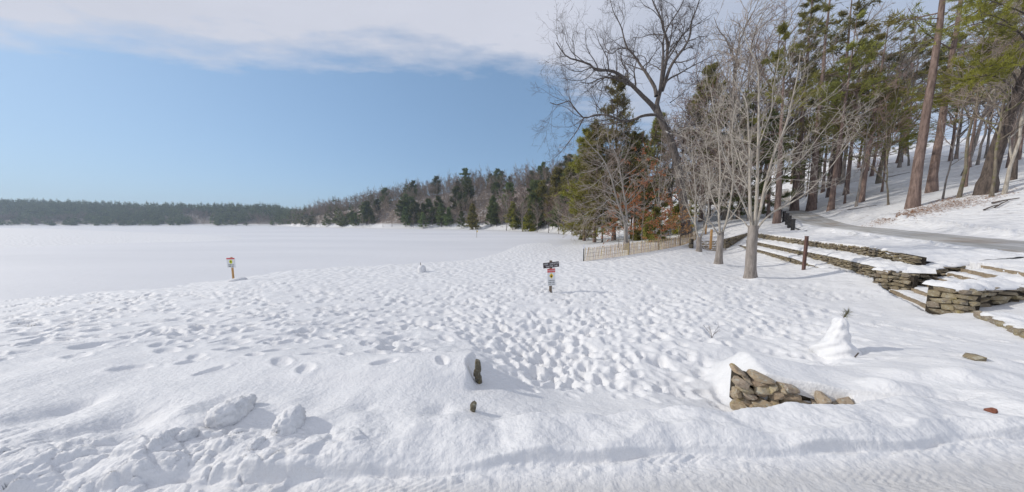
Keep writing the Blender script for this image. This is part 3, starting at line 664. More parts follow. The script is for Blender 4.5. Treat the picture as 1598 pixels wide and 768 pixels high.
def stone_wall(label, group, A, B, zb, zt, depth=0.36, course=0.15, slen=(0.2, 0.5), meshes=None, nmax=298, seed=1, snow=0.0, face_out=None, name='stone_wall', jitter=1.0):
    """a dry wall from A to B (plan); zb, zt: lists of (fraction, height)"""
    r = np.random.default_rng(seed); meshes = meshes or STONES
    A = np.asarray(A, float); B = np.asarray(B, float); L = float(np.linalg.norm(B - A)); d = (B - A) / L; nrm = np.array((-d[1], d[0]))
    if face_out is not None and nrm @ np.asarray(face_out) < 0: nrm = -nrm
    Z0 = lambda f: float(np.interp(f, *zip(*zb))); Z1 = lambda f: float(np.interp(f, *zip(*zt)))
    root = thing(name, label, 'stone wall', (*A, Z0(0)), math.atan2(d[1], d[0]), group)
    hmax = max(Z1(f) - Z0(f) for f in np.linspace(0, 1, 21)); n = max(1, int(round(hmax / course)))
    side = -1.0 if (nrm @ np.array((-d[1], d[0]))) > 0 else 1.0       # local y of the core: behind the face
    z00 = Z0(0); cnt = 0
    mean = (slen[0] + slen[1]) / 2
    for k in range(n):
        x = -r.uniform(0, 0.1)
        while x < L:
            l = r.uniform(*slen); f = np.clip((x + l / 2) / L, 0, 1); h = Z1(f) - Z0(f)
            if h > 0.04 and cnt < nmax and x + l * 0.5 < L:
                hh = h / n; zc = Z0(f) + (k + 0.5) * hh
                if hh > 0.03:
                    o = link("stone", meshes[int(r.integers(len(meshes)))], root,
                        (x + l / 2, side * (depth * 0.32 + r.uniform(-.03, .05) * jitter), zc - z00 + r.normal(0, .012) * jitter),
                        (r.normal(0, .10) * jitter, r.normal(0, .10) * jitter, r.normal(0, .14) * jitter + (np.pi if r.random() < .5 else 0)),
                        (l * 1.10, depth * 0.75, hh * r.uniform(1.05, 1.35))); cnt += 1
            x += l * 0.98
    for xe, sg_ in ((0.06, 1), (L - 0.06, -1)):                          # end stones close the ends of the wall
        f = xe / L; hh = (Z1(f) - Z0(f)) / n
        if hh < .05: continue
        for k in range(n):
            for yy in ((depth * .30, depth * .82) if k % 2 else (depth * .5,)):
                if cnt < nmax:
                    link("stone", meshes[int(r.integers(len(meshes)))], root, (xe + r.uniform(-.02, .02), side * yy, Z0(f) + (k + .5) * hh - z00), (r.normal(0, .1), r.normal(0, .1), r.normal(0, .1)), (.26, depth * (.62 if k % 2 else 1.15), hh * r.uniform(1.1, 1.35))); cnt += 1
    g = Geo(); N_ = 24; fs = np.linspace(0.10 / L, 1 - 0.10 / L, N_)
    V = []
    for f in fs:
        for yy, zz in ((0.14, Z0(f) - 0.3), (depth + 0.1, Z0(f) - 0.3), (depth + 0.1, Z1(f) - 0.05), (0.14, Z1(f) - 0.05)):
            V.append((f * L, side * yy, zz - z00))
    Q = [(i * 4 + j, i * 4 + (j + 1) % 4, i * 4 + 4 + (j + 1) % 4, i * 4 + 4 + j) for i in range(N_ - 1) for j in range(4)]
    Q += [(0, 1, 2, 3), (4 * N_ - 4, 4 * N_ - 1, 4 * N_ - 2, 4 * N_ - 3)]
    g.add(V, Q); link("wall_core", g.mesh("wall_core", M['core']), root)
    return root, side, L, Z1, z00
def snow_strip(parent, L, side, zf, z00, y0, y1, thick=0.10, seed=0, rise=0.0, nx=None, name="snow_cap"):
    """a rounded layer of snow lying along the top of a wall or a tread, y0 (front) to y1 (back)"""
    nx = nx or max(24, int(L / 0.10)); ny = 12
    x = np.linspace(-0.06, L + 0.06, nx); f = np.linspace(0, 1, ny)
    X, Fy = np.meshgrid(x, f, indexing='ij'); wob = 0.09 * perlin(X / .35, X * 0 + seed, seed) + 0.07 * perlin(X / .13, X * 0 + seed, seed + 1)
    Y = y0 + wob * (1 - Fy) + (y1 - y0) * Fy
    prof = np.sqrt(np.clip(1 - (1 - np.clip(Fy / 0.28, 0, 1)) ** 2, 0, 1))
    ends = np.sqrt(np.clip(1 - (1 - np.clip(np.minimum(X + 0.06, L + 0.06 - X) / 0.15, 0, 1)) ** 2, 0, 1))
    zb = np.array([zf(np.clip(v / L, 0, 1)) for v in x])[:, None] - z00
    Z = zb + (thick * (1 + 0.9 * perlin(X / .5, Y / .3, seed + 2) + 0.5 * perlin(X / .16, Y / .16, seed + 3)) * prof + rise * Fy) * (0.15 + 0.85 * ends) - 0.03
    top = np.stack((X, side * Y, Z), -1); bot = np.stack((X, side * Y, np.minimum(Z, zb) - 0.05), -1)
    a = (np.arange(nx - 1) * ny)[:, None] + np.arange(ny - 1)[None]
    q = np.stack((a, a + ny, a + ny + 1, a + 1), -1).reshape(-1, 4)
    if side < 0: q = q[:, ::-1]
    g = Geo(); g.add(top.reshape(-1, 3), q); n0 = 0
    # front skirt
    fr = np.concatenate((top[:, 0], bot[:, 0])); i = np.arange(nx - 1)
    g.add(fr, np.stack((i, i + nx, i + nx + 1, i + 1), -1))
    return tag(link(name, g.mesh(name, M['snow_cap'], True), parent), kind=None)

GRP = 'three terraced stone walls beside the beach'
tf = lambda *tv: [(t / WL, v) for t, v in tv]
w1 = stone_wall("lowest terrace wall, its foot fading into the beach snow", GRP, wpt(0, 0), wpt(18.2, 0), [(0, -.55), (.66, -.55), (1, -.62)], [(0, .24), (.66, .06), (.92, -.24), (1, -.40)], course=.14, slen=(.2, .42), seed=1, face_out=-WN)
snow_strip(w1[0], w1[2], w1[1], w1[3], w1[4], 0.03, 0.85, .07, 1, 0.10)
w2 = stone_wall("middle terrace wall of stacked stones ending at the corner pillar", GRP, wpt(-.2, .72), wpt(WL, .55), [(0, .30), (.5, .12), (.75, -.05), (.93, -.3), (1, -.5)], [(0, .79), (.55, .61), (.75, .56), (1, .36)], course=.15, slen=(.22, .46), seed=2, face_out=-WN)
snow_strip(w2[0], w2[2], w2[1], w2[3], w2[4], 0.03, 0.85, .08, 7, 0.16)
w3 = stone_wall("highest terrace wall under the ploughed snow bank", GRP, wpt(-.4, 1.46), wpt(18.9, 1.42), [(0, .85), (.6, .7), (1, .62)], [(0, 1.53), (.3, 1.36), (.6, 1.22), (.85, 1.18), (1, 1.0)], course=.15, slen=(.22, .46), seed=3, face_out=-WN)
C1 = wpt(WL, 0.4)
# cheek walls and the broad stone steps between them
ck = stone_wall("stepped cheek wall on the far side of the broad snowy steps", None, (17.2, 11.5), (21.0, 11.4), [(0, -.55), (.25, -.42), (1, .45)], [(0, .36), (.5, .5), (1, .8)], depth=.5, course=.17, slen=(.25, .7), seed=5, face_out=(0, -1))
snow_strip(ck[0], ck[2], ck[1], ck[3], ck[4], 0.04, 0.6, .10, 12)
pil = stone_wall("near end face of the terrace corner pillar", None, wpt(WL - .02, .45), (17.12, 11.42), [(0, -.55), (1, -.55)], [(0, .34), (1, .34)], depth=.5, course=.16, slen=(.2, .45), seed=15, face_out=-WN)
c2 = stone_wall("near cheek wall of the broad steps, topped with thick snow", None, (14.42, 8.1), (18.2, 8.0), [(0, -.55), (.4, -.3), (1, -.1)], [(0, .42), (.5, .50), (1, .60)], depth=.6, course=.19, slen=(.28, .75), seed=6, face_out=(0, -1))
snow_strip(c2[0], c2[2], c2[1], c2[3], c2[4], 0.02, 0.75, .13, 15)
c3 = stone_wall("end of the near cheek wall facing the beach", None, (14.62, 8.6), (14.36, 8.08), [(0, -.6), (1, -.6)], [(0, .38), (1, .42)], depth=.4, course=.17, slen=(.2, .42), seed=8, face_out=(-1, 0))
cw = stone_wall("low curved row of round stones at the right edge", None, (14.0, 7.6), (12.45, 5.95), [(0, -.55), (1, -.55)], [(0, -.12), (1, -.16)], depth=.3, course=.2, slen=(.2, .36), seed=9, face_out=(-1, .6))
snow_strip(cw[0], cw[2], cw[1], cw[3], cw[4], 0.10, 0.6, .07, 17)
st = thing('stone_steps', "broad steps with timber risers buried in snow between two cheek walls", 'steps', (14.3, 8.6, -.6))
for k in range(7):
    x0 = np.array((14.65 + .60 * k, 8.6)); x1 = np.array((17.1 + .62 * k, 11.35)); z = -.62 + .19 * k
    L = float(np.linalg.norm(x1 - x0)); a = math.atan2(*(x1 - x0)[::-1])
    g = Geo(); box(g, (0, -.05, -.25), (L, .05, .19)); o = link('riser', g.mesh('riser', M['riser']), st, (x0[0] - 14.3, x0[1] - 8.6, z + .6), (0, 0, a))
    snow_strip(o, L, -1, lambda f: .19, 0, .0, .62, .075, 30 + k, 0.03, name='tread_snow')
# the farther, narrow stair behind the small trees
fs = thing('stone_steps', "narrow flight of pale stone steps behind the small maples", 'steps', (22.6, 29.6, -.55))
for k in range(6):
    g = Geo(); box(g, (0, 0, -.2), (2.3, .5, .15)); o = link('step', g.mesh('step', M['riser']), fs, (.12 * k, .42 * k, .17 * k))
    snow_strip(o, 2.3, 1, lambda f: .15, 0, .02, .44, .05, 50 + k, 0, name='tread_snow')
stone_wall("dark return wall in shade at the far end of the terraces", None, (25.0, 29.9), (29.2, 31.2), [(0, -.5), (.4, -.2), (1, .5)], [(0, .75), (.5, 1.1), (1, 1.5)], course=.16, slen=(.25, .5), seed=20, face_out=(0, -1))
stone_wall("low wall on the left of the narrow steps", None, (22.3, 32.2), (20.9, 30.2), [(0, -.5), (1, -.55)], [(0, .75), (1, .15)], course=.16, slen=(.22, .45), seed=21, face_out=(-.6, -.6))
# rubble wall in the foreground
fw = thing('rubble_wall', "tumbled brown fieldstone wall end showing under a thick snow cap", 'stone wall', (*FA, -.68), math.atan2(FD[1], FD[0]))
rr = np.random.default_rng(5)
def rub(x, z, l, h, dep=.26, rot=0.0, y=0.05):
    link('stone', RUBBLE[int(rr.integers(len(RUBBLE)))], fw, (x, y + rr.uniform(-.03, .03), z), (rr.normal(0, .12), rot, rr.normal(0, .15)), (l * 1.26, dep, h * 1.36))
def wall_top(x): return float(np.interp(x, [0, .25, .6, 1.0, 1.45, 1.75], [.62, .65, .57, .47, .40, .34]))
def wall_foot(x): return float(np.interp(x, [0, 1.75], [0, .26]))
for row in range(7):
    x = .02 + .05 * (row % 2)
    while x < 1.68:
        l = float(rr.uniform(.10, .27)); h = float(rr.uniform(.10, .16)); zc = wall_foot(x) + .05 + row * .112 + rr.normal(0, .02)
        if zc + h * .35 < wall_top(x + l / 2) and x + l < 1.78: rub(x + l / 2, zc, l, h + .02, rot=float(rr.normal(.12, .12)))
        x += l * .93
for x, z, l, h, ro in [(.10,.65,.22,.07,.5),(.42,.60,.34,.10,.26),(.78,.52,.22,.10,.2),(1.14,.47,.14,.14,.1),(1.40,.38,.23,.26,.10),(1.60,.36,.14,.16,.15),(1.69,.29,.13,.12,.2)]: rub(x, z, l, h, rot=ro)
g = Geo(); box(g, (.12, .09, -.2), (1.62, .40, .54))
V = g.v[0]; V[[5, 6], 2] = .30; link('wall_core', g.mesh('wall_core', M['core']), fw)
# end of the buried wall on the left of the gap
e0 = at(745, 613, 4.15)
lw = thing('rubble_wall', "thin lichen-grey stone end of a snow-buried wall left of the gap", 'stone wall', e0)
for (x, y, z, l, d, h, ro) in [(.00,.06,.05,.10,.16,.18,.1),(.02,.05,.19,.12,.20,.18,-.1),(-.01,.03,.33,.13,.2,.16,.1),(.015,.04,.46,.10,.22,.20,-.12),(.01,.05,.27,.10,.18,.12,0)]:
    link('stone', DARKST[int(rr.integers(5))], lw, (x, y, z), (0, ro, .1), (l, d, h * 1.25))
p = gp(739, 636); tag(link('buried_stone', DARKST[2], None, p + np.array((0, -.03, .03)), (0.2, .2, .4), (.085, .12, .17)), "small dark stone poking out of the snow below the buried wall end", 'stone')
p = gp(1521, 560); tag(link('buried_stone', STONES[3], None, p + np.array((0, 0, .02)), (0.1, .2, .5), (.42, .3, .16)), "flat grey-green rock tip above the snow near the right edge", 'stone')
p = gp(1547, 645); tag(link('buried_stone', blob_mesh("stone", M['brick'], rs, 2, .45, .3, 10, False), None, p + np.array((0, 0, .02)), (0.4, .5, -.9), (.09, .09, .085)), "red-brown broken stone in a melt hollow of the snow bank", 'stone')
# snow blocks thrown up on the left bank
SB = [blob_mesh("snow_block", M['snow_cap'], rs, 4, .85, .26, 0) for _ in range(6)]
for i, (px, py, w, lab) in enumerate([(338,668,72,"largest rounded snow block on the left bank"),(438,678,52,"small rounded snow block right of the largest one"),(378,640,34,"snow block half sunk in the drift behind the largest one"),(395,702,26,"little snow clod below the two rounded blocks"),(285,690,36,"flat snow clod left of and below the largest block")]):
    p = gp(px, py, 1.8); s_ = w / F * p[1] / math.hypot(1, (px - CXP) / F) * 1.15
    tag(link('snow_block', SB[i % 6], None, p + np.array((0, s_ * .3, s_ * .14)), (rs.uniform(-.15, .15), rs.uniform(-.15, .15), rs.uniform(0, 6)), (s_, s_ * .9, s_ * .95)), lab, 'snow block', 'snow blocks on the ploughed bank')

# ------------------------------------------------------------------ signs, posts, fences, snow figures
def txt(name, body, size, mat, parent, loc, rot=(math.pi / 2, 0, 0)):
    """a line of lettering: each word a flat raised mesh of its own"""
    ws = []; x = 0.0
    for w in body.split(" "):
        cu = bpy.data.curves.new(name, 'FONT'); cu.body = w; cu.size = size; cu.align_y = 'CENTER'; cu.extrude = 0.002
        o = bpy.data.objects.new(name, cu); COL.objects.link(o); dg = bpy.context.evaluated_depsgraph_get()
        me = bpy.data.meshes.new_from_object(o.evaluated_get(dg)); bpy.data.objects.remove(o); me.materials.clear(); me.materials.append(mat)
        wd = max(v.co.x for v in me.vertices); ws.append((me, x)); x += wd + size * .32
    for me, x0 in ws: link(name, me, parent, (loc[0] - (x - size * .32) / 2 + x0, loc[1], loc[2]), rot)
def bx(name, lo, hi, mat, parent, rot=None, loc=None):
    g = Geo(); box(g, lo, hi); return link(name, g.mesh(name, mat), parent, loc, rot)
# middle sign: post with a tilted board and a warning notice
p = gp(859, 456); D = p[1]; pxm = D / F
sg = thing('warning_sign', "dark board over a red-topped white notice on one post in mid beach", 'sign', p, 0.05)
bx('post', (-.062, -.05, -.4), (.062, .06, 50 * pxm), M['old_wood'], sg)
bd = bx('name_board', (-.40, -.03, -.135), (.40, .0, .135), M['sign_brown'], sg, (0, -.10, .06), (.0, -.055, 43.5 * pxm))
txt('lettering', "STEEP \u2022 DROPOFF", .112, M['letter_white'], bd, (0, -.033, .055)); txt('lettering', "WATER USE", .112, M['letter_white'], bd, (.02, -.033, -.062))
nt = bx('notice', (-.20, -.02, -.43), (.20, 0, .43), M['sign_white'], sg, (0, -.035, .05), (.02, -.055, 24.0 * pxm))
bx('red_band', (-.20, -.026, .24), (.20, -.02, .43), M['sign_red'], nt); txt('lettering', "DANGER", .095, M['letter_white'], nt, (0, -.029, .335))
g = Geo(); V = [(0, -.024, .205), (-.105, -.024, .065), (0, -.024, -.075), (.105, -.024, .065)]; g.add(V, [(0, 1, 2, 3)]); link('yellow_diamond', g.mesh('yellow_diamond', M['sign_yellow']), nt)
g = Geo(); V = [(0, -.028, .13), (-.03, -.028, .06), (-.045, -.028, .0), (.045, -.028, .0), (.03, -.028, .06)]; g.add(V, None, [(0, 1, 4), (1, 2, 3), (1, 3, 4)]); link('pictogram', g.mesh('pictogram', M['ink']), nt)
txt('lettering', "THIN ICE", .075, M['ink'], nt, (0, -.025, -.17)); txt('lettering', "KEEP OFF", .075, M['ink'], nt, (0, -.025, -.27)); txt('lettering', "NO SKATING", .05, M['ink'], nt, (0, -.025, -.36))
# left sign
p = gp(364.5, 438); pxm = p[1] / F * 1.0
s2 = thing('warning_sign', "small white notice with yellow disc on a thin stake by the lake", 'sign', p, -.1)
bx('stake', (-.045, -.03, -.4), (.045, .03, 37.5 * pxm), M['new_wood'], s2)
n2 = bx('notice', (-.29, -.02, -.31), (.29, 0, .31), M['sign_white'], s2, (0, -.02, 0), (.0, -.035, 28.8 * pxm))
bx('red_band', (-.29, -.026, .22), (.29, -.02, .31), M['sign_red'], n2)
a = np.arange(14) / 14 * 2 * np.pi; g = Geo(); V = np.stack((.115 * np.cos(a), a * 0 - .024, .06 + .125 * np.sin(a)), 1); g.add(np.vstack((V, [[0, -.024, .06]])), None, [(14, (i + 1) % 14, i) for i in range(14)])
link('yellow_disc', g.mesh('yellow_disc', M['sign_green']), n2); bx('pictogram', (-.04, -.028, .02), (.04, -.026, .10), M['ink'], n2)
txt('lettering', "THIN ICE", .10, M['ink'], n2, (0, -.024, -.14)); txt('lettering', "KEEP OFF", .09, M['ink'], n2, (0, -.024, -.24))
# snow drifted at the foot of the left sign
tag(link('snow_block', SB[1], None, p + np.array((.38, .0, .05)), (0, 0, .4), (.7, .5, .28)), "low snow heap at the foot of the left stake sign", 'snow block')
# far marker pole on the ice
p = gp(744, 371); fm = thing('marker_pole', "tiny thin marker pole with a yellow tag far out on the ice", 'marker', p)
link('pole', tube([(0, 0, -.3), (0, 0, 2.6)], .07, 6).mesh('pole', M['wire']), fm); bx('tag', (.04, -.06, 1.5), (.26, .06, 2.0), M['sign_yellow'], fm)
# white snow-covered dome with a thin stick, on the shore
def lathe(g, prof, k=28, wob=0.0, seed=0, m=0):
    prof = np.asarray(prof, float); a = np.arange(k) / k * 2 * np.pi; n = len(prof)
    R = prof[:, 0][:, None] * (1 + wob * perlin(np.cos(a)[None] * 1.6 + 7 + prof[:, 1][:, None] * 3, np.sin(a)[None] * 1.6 + prof[:, 1][:, None] * 5, seed))
    V = np.stack((R * np.cos(a), R * np.sin(a), np.repeat(prof[:, 1][:, None], k, 1)), -1).reshape(-1, 3)
    i = (np.arange(n - 1) * k)[:, None]; j = np.arange(k)[None]; j2 = (j + 1) % k
    g.add(V, np.stack((i + j, i + j2, i + k + j2, i + k + j), -1).reshape(-1, 4), None, m); return g
p = gp(658.5, 424); u = p[1] / F
dm = thing('snow_dome', "small white snow-covered dome with a thin stick on the frozen shore", 'snow dome', p)
z = np.linspace(-.1, 1, 12); prof = [(6.0 * u * (1 - max(0, (q - .45) / .55) ** 2.2) ** .5, 10.5 * u * q) for q in z]
link('snow_body', lathe(Geo(), prof, 24, .05, 3).mesh('snow_body', M['snow_cap'], True), dm); link('stick', tube([(-.08, 0, .4), (-.10, 0, 14.2 * u)], .025, 5).mesh('stick', M['old_wood']), dm)
# snowman
p = gp(1304, 553); u = p[1] / F
sm = thing('snowman', "lopsided snowman with a pine sprig stuck in its head", 'snowman', p)
pts = np.array([(.48,-.12),(.47,.0),(.43,.12),(.36,.24),(.285,.34),(.235,.42),(.215,.50),(.205,.58),(.185,.64),(.165,.69),(.158,.74),(.155,.80),(.145,.86),(.120,.92),(.08,.955),(.03,.97),(.0,.972)])
pc = catmull(np.c_[pts, np.zeros(len(pts))], 44)[:, :2]; g = lathe(Geo(), pc * np.array((0.80, 61 * u / .97)), 44, .26, 5)
g.v[0][:, 0] += .03 * g.v[0][:, 2]
link('snow_body', g.mesh('snow_body', M['snow_cap'], True), sm)
link('stick', tube([(-.10, -.40, .14), (-.085, -.44, .26)], .012, 6).mesh('stick', M['dark_bark']), sm)
g = Geo(); hz = 61 * u; r_ = np.random.default_rng(2)
tubes(g, [[(.06, 0, hz - .08), (.10, -.01, hz + .05), (.16, -.02, hz + .16)]], [[.008, .007, .004]], 5, 0)
for k in range(70):
    f = r_.random(); b0 = np.array((.085 + .07 * f, -.01, hz + .0 + .15 * f)); d = norm(np.array((.5, 0, 1.0)) + r_.normal(0, .6, 3)); e = b0 + d * .13; w = norm(np.cross(d, (0, 1, .2))) * .005
    g.add([b0 - w, b0 + w, e], None, [(0, 1, 2)], 1)
link('pine_sprig', g.mesh('pine_sprig', [M['dark_bark'], M['needle']]), sm)
# brown post on the beach below the terraces
p = gp(1254, 421); hgt = 52 * p[1] / F * 1.0
bp = thing('wooden_post', "tall red-brown post standing alone in front of the terrace walls", 'post', p)
bx('shaft', (-.065, -.06, -.4), (.065, .06, hgt), M['post_brown'], bp); bx('cap', (-.075, -.07, hgt), (.075, .07, hgt + .035), M['post_brown'], bp)
for px, py, hh, lab, mt in [(1108.5, 391, 33, "bright timber post at the foot of the narrow steps", 'new_wood'), (1101, 366, 15, "short timber post at the top of the narrow steps", 'new_wood')]:
    p = gp(px, py); tp = thing('wooden_post', lab, 'post', p); h = hh * p[1] / F
    bx('shaft', (-.085, -.08, -.4), (.085, .08, h), M[mt], tp); g = Geo(); lathe(g, [(.11, 0), (.10, .05), (.05, .09), (0, .10)], 12); link('snow_cap', g.mesh('snow_cap', M['snow_cap'], True), tp, (0, 0, h))
# railing beside the road
rp = [(30.6, 28.0), (31.9, 29.6), (33.1, 31.0), (34.6, 32.8), (36.4, 35.0)]
ra = thing('road_railing', "short dark post and rail barrier at the roadside by a pine trunk", 'railing', (*rp[0], gz(*rp[0])))
zr = [gz(*q) for q in rp]; zr0 = zr[0]
for q, z in zip(rp, zr): bx('post', (-.11, -.11, -.4), (.11, .11, 1.45), M['black_metal'], ra, None, (q[0] - rp[0][0], q[1] - rp[0][1], z - zr0))
for h in (.55, 1.15): link('rail', tube([(q[0] - rp[0][0], q[1] - rp[0][1], z - zr0 + h) for q, z in zip(rp, zr)], .06, 6).mesh('rail', M['black_metal']), ra)
# slatted snow fence
fpix = [(911, 405), (935, 404.5), (980, 401.5), (1030, 391), (1062, 383), (1086, 374)]; fD = [23.0, 23.8, 25.8, 29.0, 32.0, 35.2]
fl = np.array([at(a_, b_, d_)[:2] for (a_, b_), d_ in zip(fpix, fD)]); fl = catmull(np.c_[fl, np.zeros(6)], 300)[:, :2]
sd = np.concatenate(([0], np.cumsum(np.linalg.norm(np.diff(fl, axis=0), axis=1))))
fo = (*fl[0], gz(*fl[0])); fe = thing('snow_fence', "long tan slatted snow fence sagging below the leafless woods", 'fence', fo)
NS = 240; r_ = np.random.default_rng(8); g = Geo(); box(g, (-.016, -.008, 0), (.016, .008, 1.25)); slm = g.mesh('slat', M['slat'])
top = []; low = []
for i in range(NS):
    s_ = (i + .5) / NS * sd[-1]; x = np.interp(s_, sd, fl[:, 0]); y = np.interp(s_, sd, fl[:, 1]); z = gz(x, y)
    k = min(i + 1, NS - 1); lean = 0.20 * math.exp(-i / 25) + r_.normal(0, .035)
    o = link('slat', slm, fe, (x - fo[0], y - fo[1], z - fo[2] - .04 + r_.normal(0, .02)), (r_.normal(0, .03), lean, .55), (1, 1, r_.uniform(.95, 1.05)))
    if i % 6 == 0: top.append((x - fo[0] + math.sin(lean) * 1.0, y - fo[1], z - fo[2] + 1.02)); low.append((x - fo[0], y - fo[1], z - fo[2] + .35))
for nm, pl in (('wire', top), ('wire', low), ('wire', [tuple((np.array(a_) + np.array(b_)) / 2) for a_, b_ in zip(top, low)])): link('wire', tube(pl, .012, 4).mesh('wire', M['wire']), fe)
for i, (s_, w) in enumerate([(0, .035), (.27, .05), (.52, .05), (.76, .06), (1.0, .05)]):
    x = np.interp(s_ * sd[-1], sd, fl[:, 0]); y = np.interp(s_ * sd[-1], sd, fl[:, 1]); z = gz(x, y)
    o = bx('post', (-w, -w, -.4), (w, w, 1.5 if i else 1.3), M['old_wood' if i else 'black_metal'], fe, None, (x - fo[0], y - fo[1] + .06, z - fo[2]))
    if i == 0: bx('white_tag', (-.09, -.06, 1.12), (.06, -.04, 1.52), M['white_plastic'], o)
# ------------------------------------------------------------------ trees: growing branches level by level
def spawn(P, R, m, t0, t1, ang, angv, ratio, n, up=0.0, wob=0.25, rmul=0.55, rmin=0.004, tip=0.35, fall=0.5, r=None, lenv=0.3, droop=0.0, flat=0.0, lmax=None):
    r = r or rng; B, k, _ = P.shape
    seg = np.linalg.norm(np.diff(P, axis=1), axis=2); L = seg.sum(1)
    t = t0 + (t1 - t0) * ((np.arange(m)[None] + r.random((B, m))) / m)
    f = t * (k - 1); i = np.clip(f.astype(int), 0, k - 2); f = (f - i)[..., None]
    b = np.arange(B)[:, None]
    pos = P[b, i] * (1 - f) + P[b, i + 1] * f; T = norm(P[b, i + 1] - P[b, i]); rad = R[b, i] * (1 - f[..., 0]) + R[b, i + 1] * f[..., 0]
    q = r.normal(size=(B, m, 3)); q[..., 2] *= (1 - flat); q -= (q * T).sum(-1, keepdims=True) * T; q = norm(q)
    a = np.radians(ang + angv * r.normal(size=(B, m)))[..., None]
    d = norm(np.cos(a) * T + np.sin(a) * q)
    ln = L[:, None] * ratio * (1 - fall * t) * (1 + lenv * r.uniform(-1, 1, (B, m)))
    if lmax: ln = np.minimum(ln, lmax)
    N = B * m; pos = pos.reshape(N, 3); d = d.reshape(N, 3); ln = ln.reshape(N); rad = rad.reshape(N)
    out = np.empty((N, n, 3)); out[:, 0] = pos; st = (ln / (n - 1))[:, None]
    for j in range(1, n):
        d = d + r.normal(size=(N, 3)) * wob; d[:, 2] += up - droop * j / n; d = norm(d); out[:, j] = out[:, j - 1] + d * st
    r0 = np.maximum(np.minimum(rad * rmul, ln * 0.03 + 0.004), rmin)
    return out, np.maximum(r0[:, None] * np.linspace(1, tip, n)[None], rmin * 0.75)
def sub(P, R, keep, r):
    k = r.random(len(P)) < keep; return P[k], R[k]
def stem(pts, n, r0, r1, p=0.8):
    P = catmull(pts, n); f = np.linspace(0, 1, n); return P[None], (r0 + (r1 - r0) * f ** p)[None]
def straight(H, n, r0, r1, r, wob=0.01, lean=(0, 0), flare=0.35):
    z = np.linspace(0, H, n); f = z / H
    x = lean[0] * z + np.cumsum(r.normal(0, wob, n)) * H / n * 2; y = lean[1] * z + np.cumsum(r.normal(0, wob, n)) * H / n * 2
    P = np.stack((x - x[0], y - y[0], z - 0.25), 1)
    R = r0 + (r1 - r0) * f ** 0.9; R = R * (1 + flare * np.exp(-z / (r0 * 2.5)))
    return P[None], R[None]
def tris(g, C, D, size, k, wid, r, spread=0.9, m=0, up=0.0):
    """k narrow leaf or needle-bunch faces about each centre C, leaning along D"""
    N = len(C); C = np.repeat(C, k, 0); D = np.repeat(D, k, 0); s = (np.repeat(size, k) if np.ndim(size) else np.full(N * k, size)) * r.uniform(.6, 1.25, N * k)
    d = D + spread * r.normal(size=D.shape); d[:, 2] += up; d = norm(d); w = norm(np.cross(d, r.normal(size=D.shape))) * (s * wid)[:, None]
    C = C + r.normal(size=C.shape) * (s * .25)[:, None]; b = C - d * (s * .15)[:, None]; e = C + d * s[:, None]
    V = np.stack((b - w, b + w, e), 1).reshape(-1, 3); g.add(V, None, np.arange(len(V)).reshape(-1, 3), m); return g
def leaves(g, C, size, r, m=0):
    N = len(C); d = norm(r.normal(size=(N, 3)) + (0, 0, -.4)); w = norm(np.cross(d, r.normal(size=(N, 3)))); s = (size * r.uniform(.6, 1.3, N))[:, None]
    V = np.stack((C, C + d * s * .55 + w * s * .33, C + d * s, C + d * s * .5 - w * s * .33), 1).reshape(-1, 3); g.add(V, np.arange(len(V)).reshape(-1, 4), None, m); return g
def along(P, t0, t1, m, r):
    B, k, _ = P.shape; t = r.uniform(t0, t1, (B, m)); f = t * (k - 1); i = np.clip(f.astype(int), 0, k - 2); f = (f - i)[..., None]; b = np.arange(B)[:, None]
    return (P[b, i] * (1 - f) + P[b, i + 1] * f).reshape(-1, 3), norm(P[b, i + 1] - P[b, i]).reshape(-1, 3)

def tree(name, label, cat, loc, wood, woodmat, twig=None, twigmat=None, extra=(), group=None, rz=0.0):
    t = thing(name, label, cat, loc, rz, group)
    link('trunk', wood if not isinstance(wood, Geo) else wood.mesh('trunk', woodmat, True), t)
    if twig is not None: link('crown', twig if not isinstance(twig, Geo) else twig.mesh('crown', twigmat, False), t)
    for nm, ge, mt in extra: link(nm, ge if not isinstance(ge, Geo) else ge.mesh(nm, mt, False), t)
    return t

